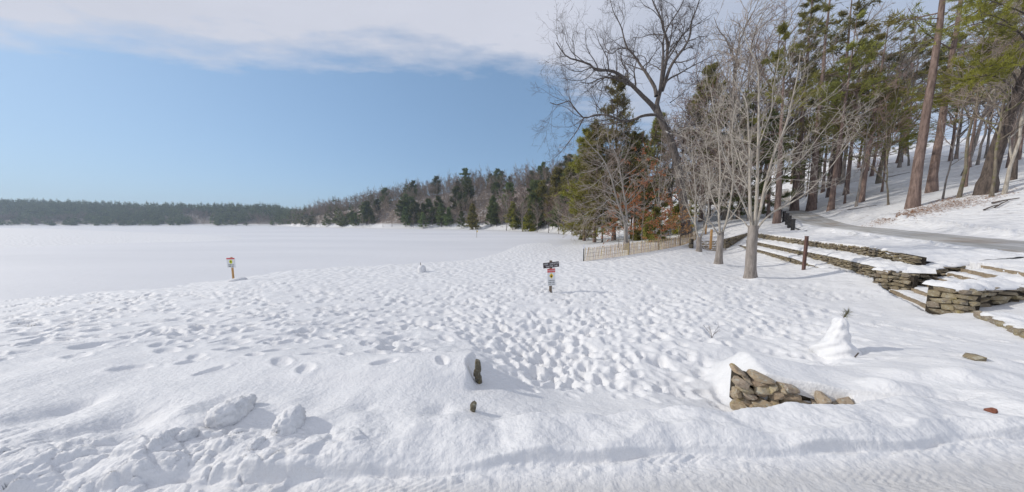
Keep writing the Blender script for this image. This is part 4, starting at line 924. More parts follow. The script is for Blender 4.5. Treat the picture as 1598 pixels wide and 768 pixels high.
# the big old oak over the fence, its limbs as they stand
def build_oak():
    r = np.random.default_rng(21); D0 = 38.0
    base = at(1072, 362, D0); base[2] = gz(base[0], base[1])
    def limb(px, dz, n, r0, r1):
        k = len(px); f = np.linspace(0, 1, k)
        return stem([at(a, b, D0 + dz[0] + (dz[1] - dz[0]) * q + .5 * math.sin(q * 7 + dz[1])) - base for (a, b), q in zip(px, f)], n, r0, r1)
    P0, R0 = stem([np.array((0, 0, -.4)), at(1071, 358, D0) - base + (0, 0, -.3), *[at(a, b, D0) - base for a, b in [(1068,330),(1062,290),(1055,250),(1046,218),(1037,198),(1028,178),(1024,166)]]], 26, .66, .40)
    R0[0, :3] *= 1.25
    limbs = [limb(p, z, n, a, b) for p, z, n, a, b in [
        ([(1026,178),(1019,166),(1002,149),(985,132),(969,118),(952,110),(931,110),(921,101),(904,95),(884,88),(868,66)], (0, -5), 22, .34, .05),
        ([(985,132),(969,125),(952,121),(935,123),(921,130),(905,128)], (-1.5, -3), 12, .17, .04),
        ([(1024,150),(1022,137),(1009,115),(999,101),(989,86),(979,76),(965,76),(955,84),(944,80)], (0, 4), 20, .27, .05),
        ([(979,76),(974,61),(969,41),(958,20),(950,-8)], (3, 5), 12, .14, .03),
        ([(1024,166),(1028,150),(1033,130),(1036,112),(1041,88),(1041,64),(1036,47),(1031,28),(1020,5),(1010,-25)], (0, 2), 20, .33, .05),
        ([(1029,148),(1031,132),(1033,112),(1035,85),(1035,64),(1043,41),(1057,20),(1070,-6)], (.4, -3), 18, .24, .05),
        ([(1033,142),(1038,128),(1046,105),(1057,88),(1070,71),(1077,54),(1079,34),(1087,14),(1096,-15)], (0, -4), 18, .27, .05),
        ([(1036,134),(1043,124),(1060,115),(1077,105),(1097,95),(1117,85),(1130,84)], (0, 3.5), 14, .15, .03),
        ([(1030,182),(1022,179),(1002,181),(985,188),(969,188),(952,181),(931,179),(911,184),(897,169),(887,157),(872,164),(858,160)], (0, -6), 22, .24, .04),
        ([(911,184),(901,203),(889,220),(878,234),(866,246)], (-4.5, -5), 12, .09, .03),
        ([(1038,206),(1046,210),(1057,209),(1073,199),(1094,190),(1113,185)], (-.5, -4), 14, .19, .04),
        ([(1056,209),(1052,196),(1068,187),(1085,181)], (-1.5, -2), 9, .10, .03),
        ([(1046,160),(1060,150),(1072,140)], (0, 3), 7, .08, .03)]]
    wood = Geo(); tubes(wood, P0, R0, 12)
    for P, R in limbs: tubes(wood, P, R, 8)
    tw = Geo(); S1 = []
    for P, R in limbs:
        Ln = np.linalg.norm(np.diff(P[0], axis=0), axis=1).sum()
        a, b = spawn(P, R, max(4, int(Ln * .95)), .25, .98, 48, 14, .42, 8, .05, .22, .5, .018, .3, .35, r, .4, lmax=5.0); S1.append((a, b))
    P1 = np.concatenate([a for a, _ in S1]); R1 = np.concatenate([b for _, b in S1]); tubes(wood, P1, R1, 5)
    P2, R2 = spawn(P1, R1, 7, .2, 1, 42, 14, .50, 6, .04, .22, .55, .012, .4, .35, r, .4); tubes(tw, P2, R2, 4)
    P3, R3 = spawn(P2, R2, 5, .15, 1, 38, 14, .55, 4, .03, .22, .6, .0085, .5, .3, r, .4); tubes(tw, P3, R3, 3)
    P4, R4 = spawn(*sub(P3, R3, .5, r), 3, .2, 1, 36, 12, .6, 3, .03, .2, .7, .007, .6, .2, r, .4); tubes(tw, P4, R4, 3)
    tree('oak_tree', "huge old bare oak with snow-lined spreading limbs leaning over the fence", 'tree', base, wood, M['oak_bark'], tw, M['oak_twig'])
build_oak()

# the three maples on the beach; limbs traced where the photograph shows them
def traced_tree(name, label, D0, base_px, stems, bark_m, twig_m, seed, trunk_k=10, m1=1.1, twr=.010, group=None, up=.06, levels=3, lm=2.4, ang=42, a2=(6, 5, 3)):
    r = np.random.default_rng(seed)
    base = at(*base_px, D0); base[2] = gz(base[0], base[1])
    wood = Geo(); tw = Geo(); L = []
    for k, (px, dz, r0, r1) in enumerate(stems):
        f = np.linspace(0, 1, len(px)); pts = [at(a, b, D0 + dz[0] + (dz[1] - dz[0]) * q) - base for (a, b), q in zip(px, f)]
        if k == 0: pts = [pts[0] * (1, 1, 0) + (0, 0, -.3)] + pts
        else: r0, r1 = r0 * .68, r1 * .55
        n = max(8, len(px) * 3); P, R = stem(pts, n, r0, r1, .9)
        if k == 0: R[0, :4] *= np.array((1.35, 1.3, 1.18, 1.06))
        tubes(wood, P, R, 12 if k == 0 else 8, 0 if k else 1)
        if k > 0: L.append((P, R))
    P1s = []
    for P, R in L:
        Ln = np.linalg.norm(np.diff(P[0], axis=0), axis=1).sum()
        P1s.append(spawn(P, R, max(3, int(Ln * m1)), .18, .97, ang, 12, .42, 7, up, .13, .5, twr * 1.3, .35, .4, r, .4, lmax=lm))
    P1 = np.concatenate([a for a, _ in P1s]); R1 = np.concatenate([b for _, b in P1s]); tubes(wood, P1, R1, 5)
    P2, R2 = spawn(P1, R1, a2[0], .15, 1, 38, 12, .5, 5, up * .7, .14, .6, twr, .45, .35, r, .4); tubes(tw, P2, R2, 4)
    P3, R3 = spawn(P2, R2, a2[1], .15, 1, 36, 12, .5, 4, up * .5, .14, .7, twr * .75, .5, .3, r, .4); tubes(tw, P3, R3, 3)
    if levels > 2: P4, R4 = spawn(*sub(P3, R3, .7, r), a2[2], .2, 1, 34, 12, .55, 3, .03, .12, .8, twr * .6, .6, .2, r, .4); tubes(tw, P4, R4, 3)
    return tree(name, label, 'tree', base, wood, [bark_m, M['grey_bark']], tw, twig_m, group=group)
GM = 'young bare maples in a row on the beach'
traced_tree('maple_tree', "nearest and largest of three pale bare maples, in front of the terraces", 14.7, (1171, 438), [
    ([(1171,438),(1171.5,415),(1173,385),(1175,362),(1176,352)], (0, 0), .27, .23),
    ([(1174,358),(1171,330),(1170,290),(1170,240),(1168,200),(1165,162),(1157,143),(1146,126),(1136,100)], (0, .9), .125, .022),
    ([(1177,356),(1180,325),(1182,280),(1183,230),(1184,180),(1184,130),(1181,98),(1168,72),(1160,45)], (0, -.4), .135, .02),
    ([(1178,356),(1187,325),(1194,290),(1202,260),(1209,237),(1226,196),(1236,156),(1245,115),(1249,80)], (0, -1.2), .12, .022),
    ([(1179,362),(1190,346),(1205,332),(1232,318),(1262,298),(1292,266),(1318,232),(1345,196)], (0, -1.8), .075, .014),
    ([(1186,330),(1196,300),(1212,280),(1230,268),(1258,240),(1284,205),(1322,158)], (-.3, 1.2), .06, .012),
    ([(1194,290),(1206,262),(1222,246),(1255,236),(1287,222),(1310,205),(1331,183)], (0, 2.4), .055, .012),
    ([(1204,252),(1216,222),(1230,199),(1252,182),(1273,167),(1298,146),(1316,128)], (0, -2.2), .05, .012),
    ([(1174,350),(1162,322),(1150,296),(1140,270),(1128,236),(1112,205),(1096,185)], (0, -1.4), .075, .014),
    ([(1170,300),(1158,270),(1150,240),(1138,210),(1118,180),(1104,160)], (.3, 1.6), .055, .012),
    ([(1173,362),(1160,345),(1146,335),(1130,318),(1118,300)], (0, 1.2), .05, .012),
    ([(1170,250),(1158,222),(1150,190),(1143,165),(1126,140)], (.3, -1.0), .05, .012),
    ([(1183,232),(1194,200),(1204,172),(1206,140),(1214,100),(1218,70)], (0, 1.3), .05, .012)], M['maple_bark'], M['maple_twig'], 31, m1=1.3, twr=.0065, group=GM, lm=1.9, a2=(4, 4, 1))
traced_tree('maple_tree', "middle of three pale bare maples, with a dark split in its bark", 19.7, (1121, 413), [
    ([(1121,413),(1122.5,395),(1124,375),(1125,362)], (0, 0), .25, .20),
    ([(1124,366),(1122,340),(1123,300),(1124,265),(1122,230),(1119,195),(1112,160),(1108,130)], (0, .5), .12, .022),
    ([(1126,366),(1133,348),(1139,320),(1143,290),(1144,260),(1141,225),(1144,190),(1150,155)], (0, -1), .11, .022),
    ([(1122,368),(1112,352),(1101,336),(1090,312),(1080,285),(1068,262)], (0, -1.5), .08, .018),
    ([(1123,335),(1112,310),(1104,280),(1098,245),(1086,215)], (0, 1.5), .065, .016),
    ([(1133,348),(1146,332),(1158,310),(1166,285),(1176,262)], (0, 1.5), .06, .014),
    ([(1124,290),(1132,262),(1137,235),(1132,205),(1128,170)], (0, -1), .055, .014)], M['maple_bark'], M['maple_twig'], 32, m1=1.15, twr=.008, group=GM, lm=2.3, a2=(5, 4, 2))
traced_tree('maple_tree', "farthest of three pale bare maples, forked low beside the fence end", 27.6, (1090.5, 393), [
    ([(1090.5,393),(1091,380),(1091.5,370)], (0, 0), .25, .22),
    ([(1090,372),(1085,352),(1085,325),(1086,300),(1083,270),(1080,235),(1078,200)], (0, .5), .14, .026),
    ([(1093,372),(1101,352),(1106,332),(1105,305),(1108,275),(1104,245),(1100,210)], (0, -1), .13, .026),
    ([(1087,355),(1078,338),(1070,318),(1064,295),(1056,270)], (0, 1.5), .08, .02),
    ([(1102,348),(1112,335),(1120,318),(1126,298)], (0, 1.2), .07, .02),
    ([(1085,320),(1078,295),(1072,268),(1068,240)], (0, -1.5), .07, .02)], M['maple_bark'], M['maple_twig'], 33, m1=1.1, twr=.010, group=GM, lm=3.0, a2=(5, 4, 2))
traced_tree('beech_tree', "smooth grey double-stemmed tree with snowy side branches behind the fence", 31.0, (977, 392), [
    ([(977,392),(977,384),(977,377)], (0, 0), .36, .32),
    ([(976,380),(975,350),(969,330),(963,313),(957,290),(953,275),(943,252),(934,240),(926,232),(917,222),(909,212)], (0, -1.5), .24, .05),
    ([(978,380),(978,350),(977,323),(973,300),(970,280),(966,260),(963,246),(957,232),(950,220),(946,196)], (0, 1), .22, .05),
    ([(963,316),(950,312),(938,322),(920,330),(905,340),(893,345)], (0, -2.5), .07, .02),
    ([(958,295),(945,296),(930,310),(914,316),(900,322)], (0, 1.5), .06, .02),
    ([(972,345),(958,330),(944,332),(928,342),(912,338),(898,350)], (0, -3), .06, .02),
    ([(953,275),(940,276),(925,290),(908,297)], (0, -1), .06, .02),
    ([(977,330),(990,322),(1003,326),(1016,322)], (0, -2), .06, .02),
    ([(972,290),(985,280),(998,283),(1010,274)], (0, -1.5), .06, .02),
    ([(966,260),(976,246),(982,228),(986,206)], (0, 1.5), .07, .02),
    ([(943,252),(935,262),(920,268),(904,270)], (-.5, -2), .06, .02),
    ([(975,355),(962,348),(948,356),(934,352)], (0, -2.5), .05, .02)], M['beech_bark'], M['twig'], 34, m1=1.5, twr=.013, up=.0, lm=3.0, ang=50, a2=(5, 4, 2))

# ---------------- generic kinds
def bare_geo(seed, H, r0, spread=.42, n1=22, n2=7, n3=6, n4=2, twr=.014, clear=.22, ang=46, lean=(0, 0), fork=0):
    r = np.random.default_rng(seed); wood = Geo(); tw = Geo()
    P, R = straight(H, 14, r0, r0 * .12, r, .02, lean); tubes(wood, P, R, 8)
    base = [(P, R)]
    for k in range(fork):
        p, q = spawn(P, R, 1, .18 + .1 * k, .3 + .1 * k, 22, 5, .85, 12, .06, .05, .75, .03, .15, .2, r, .1); tubes(wood, p, q, 7); base.append((p, q))
    P1 = np.concatenate([spawn(p, q, max(5, n1 // len(base)), clear if i == 0 else .15, .98, ang, 10, spread, 8, .05, .13, .5, .02, .25, .55, r, .35)[0] for i, (p, q) in enumerate(base)])
    Ln = np.linalg.norm(np.diff(P1, axis=1), axis=2).sum(1); R1 = np.clip(Ln * .016, .02, r0 * .5)[:, None] * np.linspace(1, .25, 8)[None]
    tubes(wood, P1, R1, 5)
    P2, R2 = spawn(P1, R1, n2, .15, 1, 42, 12, .48, 6, .05, .15, .6, twr * 1.2, .4, .4, r, .4); tubes(tw, P2, R2, 4)
    P3, R3 = spawn(P2, R2, n3, .12, 1, 38, 12, .5, 4, .04, .15, .7, twr, .5, .3, r, .4); tubes(tw, P3, R3, 3)
    if n4: P4, R4 = spawn(P3, R3, n4, .2, 1, 35, 12, .55, 3, .03, .12, .8, twr * .75, .6, .2, r, .4); tubes(tw, P4, R4, 3)
    return wood, tw
def conifer_geo(seed, H, r0, clear, width, style='pine', nb=70, nt=16, size=.5, k=5, lean=(0, 0), top=True, dead=0, wid=.10, zone=None):
    """wood with branches, and foliage of many narrow needle sprays carried along them"""
    r = np.random.default_rng(seed); wood = Geo(); fol = Geo()
    P, R = straight(H, 16, r0, r0 * (.08 if top else .35), r, .008, lean); tubes(wood, P, R, 10)
    z = clear + (1 - clear) * np.sort(r.random(nb)) ** 0.95
    if zone: z = zone[0] + (zone[1] - zone[0]) * r.random(nb)
    rel = (z - clear) / (1 - clear)
    shape = (1 - np.clip(rel, 0, 1)) ** .75 if style != 'pine' else np.clip(1.08 - rel, .10, 1) ** .7 * (.88 + .12 * np.sin(rel * 23 + seed)) * 1.35
    ln = width * np.maximum(shape, .06) * r.uniform(.55, 1.15, nb)
    a = r.uniform(0, 2 * np.pi, nb); el = {'pine': r.normal(.10, .16, nb) + rel * .35, 'fir': r.normal(-.10, .10, nb) + rel * .5, 'hemlock': r.normal(.02, .12, nb) + rel * .3}[style]
    f = z * 15; i = np.clip(f.astype(int), 0, 14); f = (f - i)[:, None]; p0 = P[0][i] * (1 - f) + P[0][i + 1] * f
    n = 5; pts = np.empty((nb, n, 3)); pts[:, 0] = p0; d = np.stack((np.cos(a) * np.cos(el), np.sin(a) * np.cos(el), np.sin(el)), 1)
    for j in range(1, n):
        d = d + r.normal(0, .08, (nb, 3)); d[:, 2] += {'pine': .06, 'fir': .03, 'hemlock': -.06}[style]; d = norm(d); pts[:, j] = pts[:, j - 1] + d * (ln / (n - 1))[:, None]
    tubes(wood, pts, np.clip(ln * .014, .012, .07)[:, None] * np.linspace(1, .3, n)[None], 4)
    side, sr = spawn(pts, np.full((nb, n), .02), 8, .25, 1, 48, 10, .42, 3, .02, .1, .7, .008, .5, .5, r, .3, flat=.8); tubes(wood, side, sr, 3)
    for PP, t0, m in ((pts, .42, nt // 2), (side, .15, max(3, nt // 3))):
        C, Dd = along(PP, t0, 1, m, r); tris(fol, C, Dd, size, k, wid, r, .75, 0, .12 if style == 'pine' else -.08)
    if dead:
        zz = r.uniform(.18, max(clear, .3), dead); ii = (zz * 15).astype(int); q0 = P[0][ii]; aa = r.uniform(0, 6.28, dead); dl = r.uniform(.4, 2.4, dead)
        dd = np.stack((np.cos(aa), np.sin(aa), r.normal(-.05, .25, dead)), 1); Q = q0[:, None] + dd[:, None] * (dl[:, None] * np.array((0, .5, 1)))[..., None]; Q[:, 2, 2] += r.normal(0, .12, dead)
        tubes(wood, Q, np.repeat([[.022, .015, .008]], dead, 0), 3)
    return wood, fol

# tall pines and other trunks on the slope beyond the road: foot of each trunk as the photo shows it
PB = 'pine_bark'; slope_trees = [
 # px, py, width px, height m, bark, kind, label
 (1424,324,21,30,PB,'pine',"biggest reddish pine trunk on the slope, leaf litter at its foot"),
 (1454,300,18,29,PB,'pine',"second big pine trunk, close behind the biggest one"),
 (1403,254,10,25,PB,'pine',"straight pine trunk high on the slope left of the biggest pine"),
 (1371,286,9,22,'moss_bark','bare',"grey mossy trunk rising mid slope among thin stems"),
 (1343,316,11,24,PB,'pine',"dark trunk bending to the right above the road"),
 (1336,323,5,15,'grey_bark','bare',"slim grey stem against the bending dark trunk"),
 (1320,304,9,24,PB,'pine',"upright pine trunk behind the road between two other trunks"),
 (1296,329,11,25,PB,'pine',"pine trunk nearest the uphill road edge"),
 (1270,319,9,23,'moss_bark','pine',"mossy pine trunk above the top of the railing"),
 (1276,283,6,22,PB,'pine',"thin pine trunk far up the slope over the road"),
 (1292,292,6,22,PB,'pine',"thin dark trunk behind the pine nearest the uphill road"),
 (1254,300,4,14,'grey_bark','bare',"slender grey sapling beside the uphill road"),
 (1212,349,12,24,PB,'pine',"dark pine trunk by the roadside railing"),
 (1496,309,8,18,'moss_bark','bare',"mossy-green stem right of the two big pines"),
 (1503,274,9,21,'grey_bark','bare',"grey trunk behind the mossy-green stem"),
 (1471,311,4,13,'grey_bark','bare',"thin leaning sapling right beside the second big pine"),
 (1547,307,8,13,'moss_bark','bare',"mossy stem clasping the foot of the dark leaning pine"),
 (1567,304,9,15,'maple_bark','bare',"pale crooked tree between the leaning pine and the right edge"),
 (1582,281,10,22,'dark_bark','pine',"dark slanting trunk at the far right edge"),
 (1418,259,4,16,'grey_bark','bare',"thin pale stem right of the straight high pine"),
 (1387,320,4,12,'moss_bark','bare',"many-stemmed thin mossy clump mid slope"),
 (1460,262,6,20,PB,'pine',"slim pine standing high behind the second big pine"),
 (1525,258,6,20,'grey_bark','bare',"grey trunk high on the slope behind the leaning pine"),
 (1360,275,6,22,PB,'pine',"slim pine high on the slope left of the mossy trunk"),
 (1237,286,7,23,PB,'pine',"pine trunk beyond the bend of the uphill road"),
 (1196,318,8,22,PB,'pine',"pine trunk in the woods left of the railing pine"),
 (1555,262,5,18,'grey_bark','bare',"grey stem high on the slope near the right edge"),
 (1440,250,5,20,PB,'pine',"thin pine on the crest between the two big pines"),
 (1340,262,5,21,PB,'pine',"thin pine on the crest above the bending trunk"),
 (1155,322,7,20,'dark_bark','bare',"dark trunk in the woods behind the middle maple"),
]
cache = {}
for i, (px, py, w, H, bm, kind, lab) in enumerate(slope_trees):
    p = gp(px, py); lat = math.hypot(1, (px - CXP) / F); r0 = w / F * p[1] / lat / 2 * .97
    H = H + (p[2] - 4) * .1
    if kind == 'pine':
        big = w > 15
        wood, fol = conifer_geo(100 + i, H + (4 if big else 0), r0, .45 if big else float(rs.uniform(.26, .5)), 4.6 if big else 3.8, 'pine', 24 if big else 21, 12, .42, 5, (rs.normal(0, .012), rs.normal(0, .012)) if px != 1343 else (.05, 0), True, 16, .10)
        tree('pine_tree', lab, 'pine tree', p, wood, M[bm], fol, M['needle'], group='trees on the slope beyond the road')
    else:
        thin = w < 6
        wood, tw = bare_geo(100 + i, H, r0, .36, 12 if thin else 16, 6, 5, 1, .011, .25 if thin else .35, 40, (rs.normal(0, .06), rs.normal(0, .03)), 3 if 'clump' in lab else (1 if 'crooked' in lab else 0))
        tree('bare_tree', lab, 'tree', p, wood, M[bm], tw, M['twig'] if not thin else M['red_twig'], group='trees on the slope beyond the road')
# more of the slim pines that fill the slope: three kinds, copied with their parts
SP = []
for i in range(3):
    wood, fol = conifer_geo(180 + i, 26, .20, .62, 2.8, 'pine', 13, 10, .45, 5, (0, 0), True, 14, .10)
    SP.append((wood.mesh('trunk', M['pine_bark'], True), fol.mesh('crown', M['needle'], False)))
for i, (px, py, w) in enumerate([(1308,288,7),(1352,268,7),(1381,258,7),(1412,240,7),(1432,262,6),(1483,252,7),(1512,262,7),(1552,246,6),(1573,262,7),(1590,250,6),(1284,300,6),(1246,310,7)]):
    p = gp(px, py); q = w / F * p[1] / math.hypot(1, (px - CXP) / F) / 2 / .20; k = SP[i % 3]
    t = tree('pine_tree', "slim reddish pine trunk among many alike filling the snowy slope", 'pine tree', p, k[0], None, k[1], None, group='slim pines filling the slope', rz=float(rs.uniform(0, 6.28)))
    t.scale = (q, q, float(rs.uniform(.85, 1.1)))
    for c in t.children:
        if c.name.startswith('crown'): c.scale = (1 / q, 1 / q, 1)
# the leaning pine by the right edge with its low yellow-green bough
def leaning_pine():
    r = np.random.default_rng(77); p = gp(1537, 303); D = p[1]
    P, R = stem([(0, 0, -.3), at(1540, 290, D) - p, at(1549, 255, D) - p, at(1560, 220, D - .3) - p, at(1575, 180, D - .6) - p, at(1592, 140, D - 1) - p, at(1618, 80, D - 1.6) - p, at(1650, 0, D - 2.5) - p], 24, .43, .22)
    R[0, :3] *= 1.3; wood = Geo(); tubes(wood, P, R, 10); fol = Geo()
    bs = []
    for px in ([(1588,148),(1570,128),(1545,118),(1520,122),(1502,130)], [(1592,138),(1580,112),(1560,100),(1530,108),(1512,104)], [(1600,120),(1590,100),(1575,98),(1555,112)], [(1596,134),(1610,118),(1625,112)], [(1612,92),(1600,60),(1570,40),(1530,35),(1490,48)], [(1620,76),(1590,50),(1560,28),(1520,20)], [(1630,50),(1600,22),(1565,8),(1510,-10)]):
        dz = r.uniform(-2.5, .8); b = catmull([at(a, c, D - 1 + dz * k / 4) - p for k, (a, c) in enumerate(px)], 8); bs.append(b)
    bs = np.array(bs); tubes(wood, bs, np.repeat([np.linspace(.06, .012, 8)], len(bs), 0), 5)
    s1, q1 = spawn(bs, np.full(bs.shape[:2], .03), 16, .25, 1, 45, 12, .26, 4, .04, .1, .6, .01, .5, .3, r, .3); tubes(wood, s1, q1, 3)
    C, Dd = along(s1, .1, 1, 8, r); tris(fol, C, Dd, .27, 16, .05, r, .7, 0, .1)
    tree('pine_tree', "dark pine leaning hard to the right edge, with a low yellow-green bough", 'pine tree', p, wood, M['dark_bark'], fol, M['needle_lit'], group='trees on the slope beyond the road')
leaning_pine()
# green boughs hanging in front of the tall trunks, as on a half-suppressed white pine
for (px, py, H, w_, zone, lab, mt, sd_) in [(1376,300,13,4.2,(.40,.98),"slim pine with drooping green boughs left of the biggest pine trunk",'needle_lit',201),
        (1318,318,17,5.0,(.52,.98),"slim pine with green boughs over the uphill road",'needle',202),
        (1506,292,14,4.0,(.62,.98),"slim pine with pale green tips behind the mossy stem",'needle_lit',203),
        (1258,309,15,4.6,(.16,.8),"bushy dark green hemlock beside the uphill road",'needle_dark',204)]:
    p = gp(px, py); wood, fol = conifer_geo(sd_, H, .12, zone[0], w_, 'pine' if sd_ != 204 else 'hemlock', 60, 16, .32, 9, (0, 0), True, 4, .05)
    tree('pine_tree' if sd_ != 204 else 'hemlock_tree', lab, 'pine tree' if sd_ != 204 else 'hemlock tree', p, wood, M['pine_bark'], fol, M[mt], group='trees on the slope beyond the road')

# ---------------- conifers and bare trees of the wood behind the fence and the maples
def stand(px, D):
    x = (px - CXP) / F * D; return np.array((x, D, gz(x, D)))
big_con = [ # px, D, top py, width m, clear, style, mat, label
 (958, 52, 128, 7.0, .10, 'pine', 'needle', "tall dark white pine behind the grey double-stemmed tree"),
 (912, 58, 205, 5.2, .05, 'pine', 'needle_lit', "yellow-green pine at the left edge of the near wood"),
 (928, 50, 196, 5.6, .05, 'pine', 'needle', "olive pine behind the left branches of the double-stemmed tree"),
 (990, 51, 206, 5.0, .06, 'pine', 'needle', "dense olive pine right of the white pine top"),
 (1122, 52, 150, 4.6, .10, 'pine', 'needle', "olive pine behind the middle maple"),
 (1092, 50, 105, 5.0, .15, 'pine', 'needle', "round-topped pine behind the right limbs of the oak"),
 (1236, 46, -40, 3.8, .22, 'pine', 'needle', "tall dense pine above the railing, top out of view"),
 (1262, 42, -60, 3.2, .62, 'pine', 'needle', "tall pine right of the dense one, crown out of view"),
 (1150, 44, 150, 4.2, .08, 'hemlock', 'needle_dark', "green hemlock showing between the middle and nearest maples"),
 (1196, 41, 165, 4.6, .10, 'hemlock', 'needle_dark', "broad green hemlock behind the nearest maple"),
 (1290, 48, -30, 3.2, .66, 'pine', 'needle', "high-crowned pine on the slope left of the bending trunk"),
 (1020, 62, 180, 5.0, .10, 'pine', 'needle', "pine half hidden behind the oak's trunk"),
 (1055, 43, 318, 2.6, .04, 'fir', 'needle_lit', "small bushy fir among orange leaves behind the fence"),
 (1022, 38, 322, 2.2, .04, 'fir', 'needle', "small dark fir right of the double-stemmed tree"),
 (1003, 44, 330, 2.0, .04, 'fir', 'needle', "little olive fir behind the middle of the fence"),
 (1075, 42, 300, 2.8, .04, 'fir', 'needle_lit', "green fir at the foot of the oak"),
 (918, 62, 330, 2.0, .04, 'fir', 'needle', "small olive fir on the shore bank left of the fence"),
 (888, 118, 258, 6.5, .08, 'pine', 'needle', "tall dark pine on the knoll left of the near wood"),
 (868, 125, 265, 6.5, .08, 'pine', 'needle', "dark pine left of the tallest one on the knoll"),
 (846, 140, 285, 6.5, .06, 'pine', 'needle', "rounded olive pine on the knoll above the far beach"),
 (800, 150, 318, 4.2, .10, 'pine', 'needle_lit', "bright green fir at the far beach edge"),
 (826, 135, 326, 4.0, .04, 'fir', 'needle_lit', "yellowish fir on the far beach right of the bright one"),
 
 (738, 178, 318, 5.0, .04, 'fir', 'needle', "pointed green fir at the far shoreline"),
 
]
for i, (px, D, ty, w, cl, stl, mt, lab) in enumerate(big_con):
    p = stand(px, D); H = at(px, ty, D)[2] - p[2]; far = D > 100
    nb = int(np.clip(H * 4.2, 34, 110)) if cl < .5 else 20; wood, fol = conifer_geo(300 + i, H, max(.09, H * .013), cl, w, stl, nb, 12 if not far else 8, .42 if D < 48 else (.6 if not far else 1.1), 5 if not far else 3, (0, 0), True, 0, .10 if not far else .15)
    tree({'pine': 'pine_tree', 'fir': 'fir_tree', 'hemlock': 'hemlock_tree'}[stl], lab, {'pine': 'pine tree', 'fir': 'fir tree', 'hemlock': 'hemlock tree'}[stl], p, wood, M['pine_bark'], fol, M[mt], group='evergreens in the woods')
# bare trees of the wood: a few grown kinds, copied with their parts
KINDS = []
for i, (H, r0, tm, bm) in enumerate([(17, .17, 'red_twig', 'grey_bark'), (21, .22, 'red_twig', 'grey_bark'), (13, .11, 'twig', 'beech_bark'), (24, .25, 'twig', 'grey_bark'), (10, .09, 'red_twig', 'grey_bark'), (16, .15, 'red_twig', 'dark_bark')]):
    wood, tw = bare_geo(400 + i, H, r0, .40, 24, 7, 5, 1, .017, .18, 44, (0, 0), i % 3)
    KINDS.append((H, wood.mesh('trunk', M[bm], True), tw.mesh('crown', M[tm], False)))
rw = np.random.default_rng(55)
wood_trees = [ # px, D, top py, kind, label
 (1128, 46, 40, 3, "tall bare tree rising behind the middle maple"), (1152, 50, 62, 1, "tall bare reddish tree behind the nearest maple"), (1186, 52, 48, 3, "tall bare tree left of the dense pine top"), (1104, 54, 95, 1, "bare tree filling the sky right of the oak limbs"),
 (1214, 47, 75, 0, "bare grey tree in front of the dense pine"), (1075, 58, 150, 1, "bare brown tree behind the oak's right snowy limb"), (1060, 47, 175, 5, "dark-stemmed bare tree close behind the oak trunk"), (1045, 52, 200, 1, "bare red-brown tree behind the oak trunk"),
 (1025, 43, 205, 2, "pale slender tree standing straight behind the fence middle"), (985, 50, 222, 5, "dark bare tree just behind the double-stemmed tree"),
 (940, 48, 235, 0, "grey bare tree at the left front of the near wood"), (905, 66, 285, 2, "pale bare sapling on the shore bank"),
 (1085, 44, 215, 5, "bare dark tree behind the farthest maple"), (1098, 41, 250, 4, "low brown brush behind the farthest maple"), (1120, 40, 240, 5, "bare dark tree behind the narrow steps"),
 (1140, 44, 190, 0, "grey bare tree above the narrow steps"), (1165, 39, 235, 4, "low brown tree behind the top terrace end"), (1178, 47, 150, 1, "bare reddish tree behind the two hemlocks"), 
 (1305, 52, 40, 3, "tall bare tree far up the slope over the road"), (1335, 55, 60, 1, "bare reddish tree high on the slope behind the bending trunk"), (1390, 50, 80, 3, "tall bare tree on the crest left of the biggest pine"), 
 (1475, 46, 85, 3, "tall bare tree on the crest right of the big pines"), (1520, 42, 70, 1, "bare reddish tree on the crest above the leaning pine"), (1560, 40, 60, 3, "tall bare tree on the crest near the right edge"), (1590, 36, 90, 0, "bare grey tree on the crest at the right edge"),
 (1245, 58, 120, 1, "bare reddish tree beyond the bend of the road"), (1270, 60, 130, 0, "grey bare tree beyond the top of the road"), 
 (892, 90, 300, 5, "dark bare tree on the snowy bank left of the near wood"), (872, 96, 305, 0, "grey bare tree leaning over the far beach"), (900, 84, 290, 1, "reddish bare tree on the bank behind the fence's left end"), (880, 88, 318, 4, "low red-brown brush on the bank above the beach"),
 (856, 110, 312, 5, "dark leaning bare tree at the far beach edge"), (838, 118, 315, 0, "grey bare tree among the pines of the knoll"), (815, 130, 305, 1, "reddish bare tree on the knoll slope"), (790, 150, 300, 0, "grey bare tree behind the bright green fir"),
]
for i, (px, D, ty, k, lab) in enumerate(wood_trees):
    p = stand(px, D); H0, wm, tm = KINDS[k]; H = max(3.0, at(px, ty, D)[2] - p[2]); s_ = H / H0
    t = tree('bare_tree', lab, 'tree', p, wm, None, tm, None, group='bare trees of the near wood', rz=rw.uniform(0, 6.28))
    q = min(1.5, max(s_, .75)); t.scale = (q * rw.uniform(.85, 1.1), q * rw.uniform(.85, 1.1), s_)
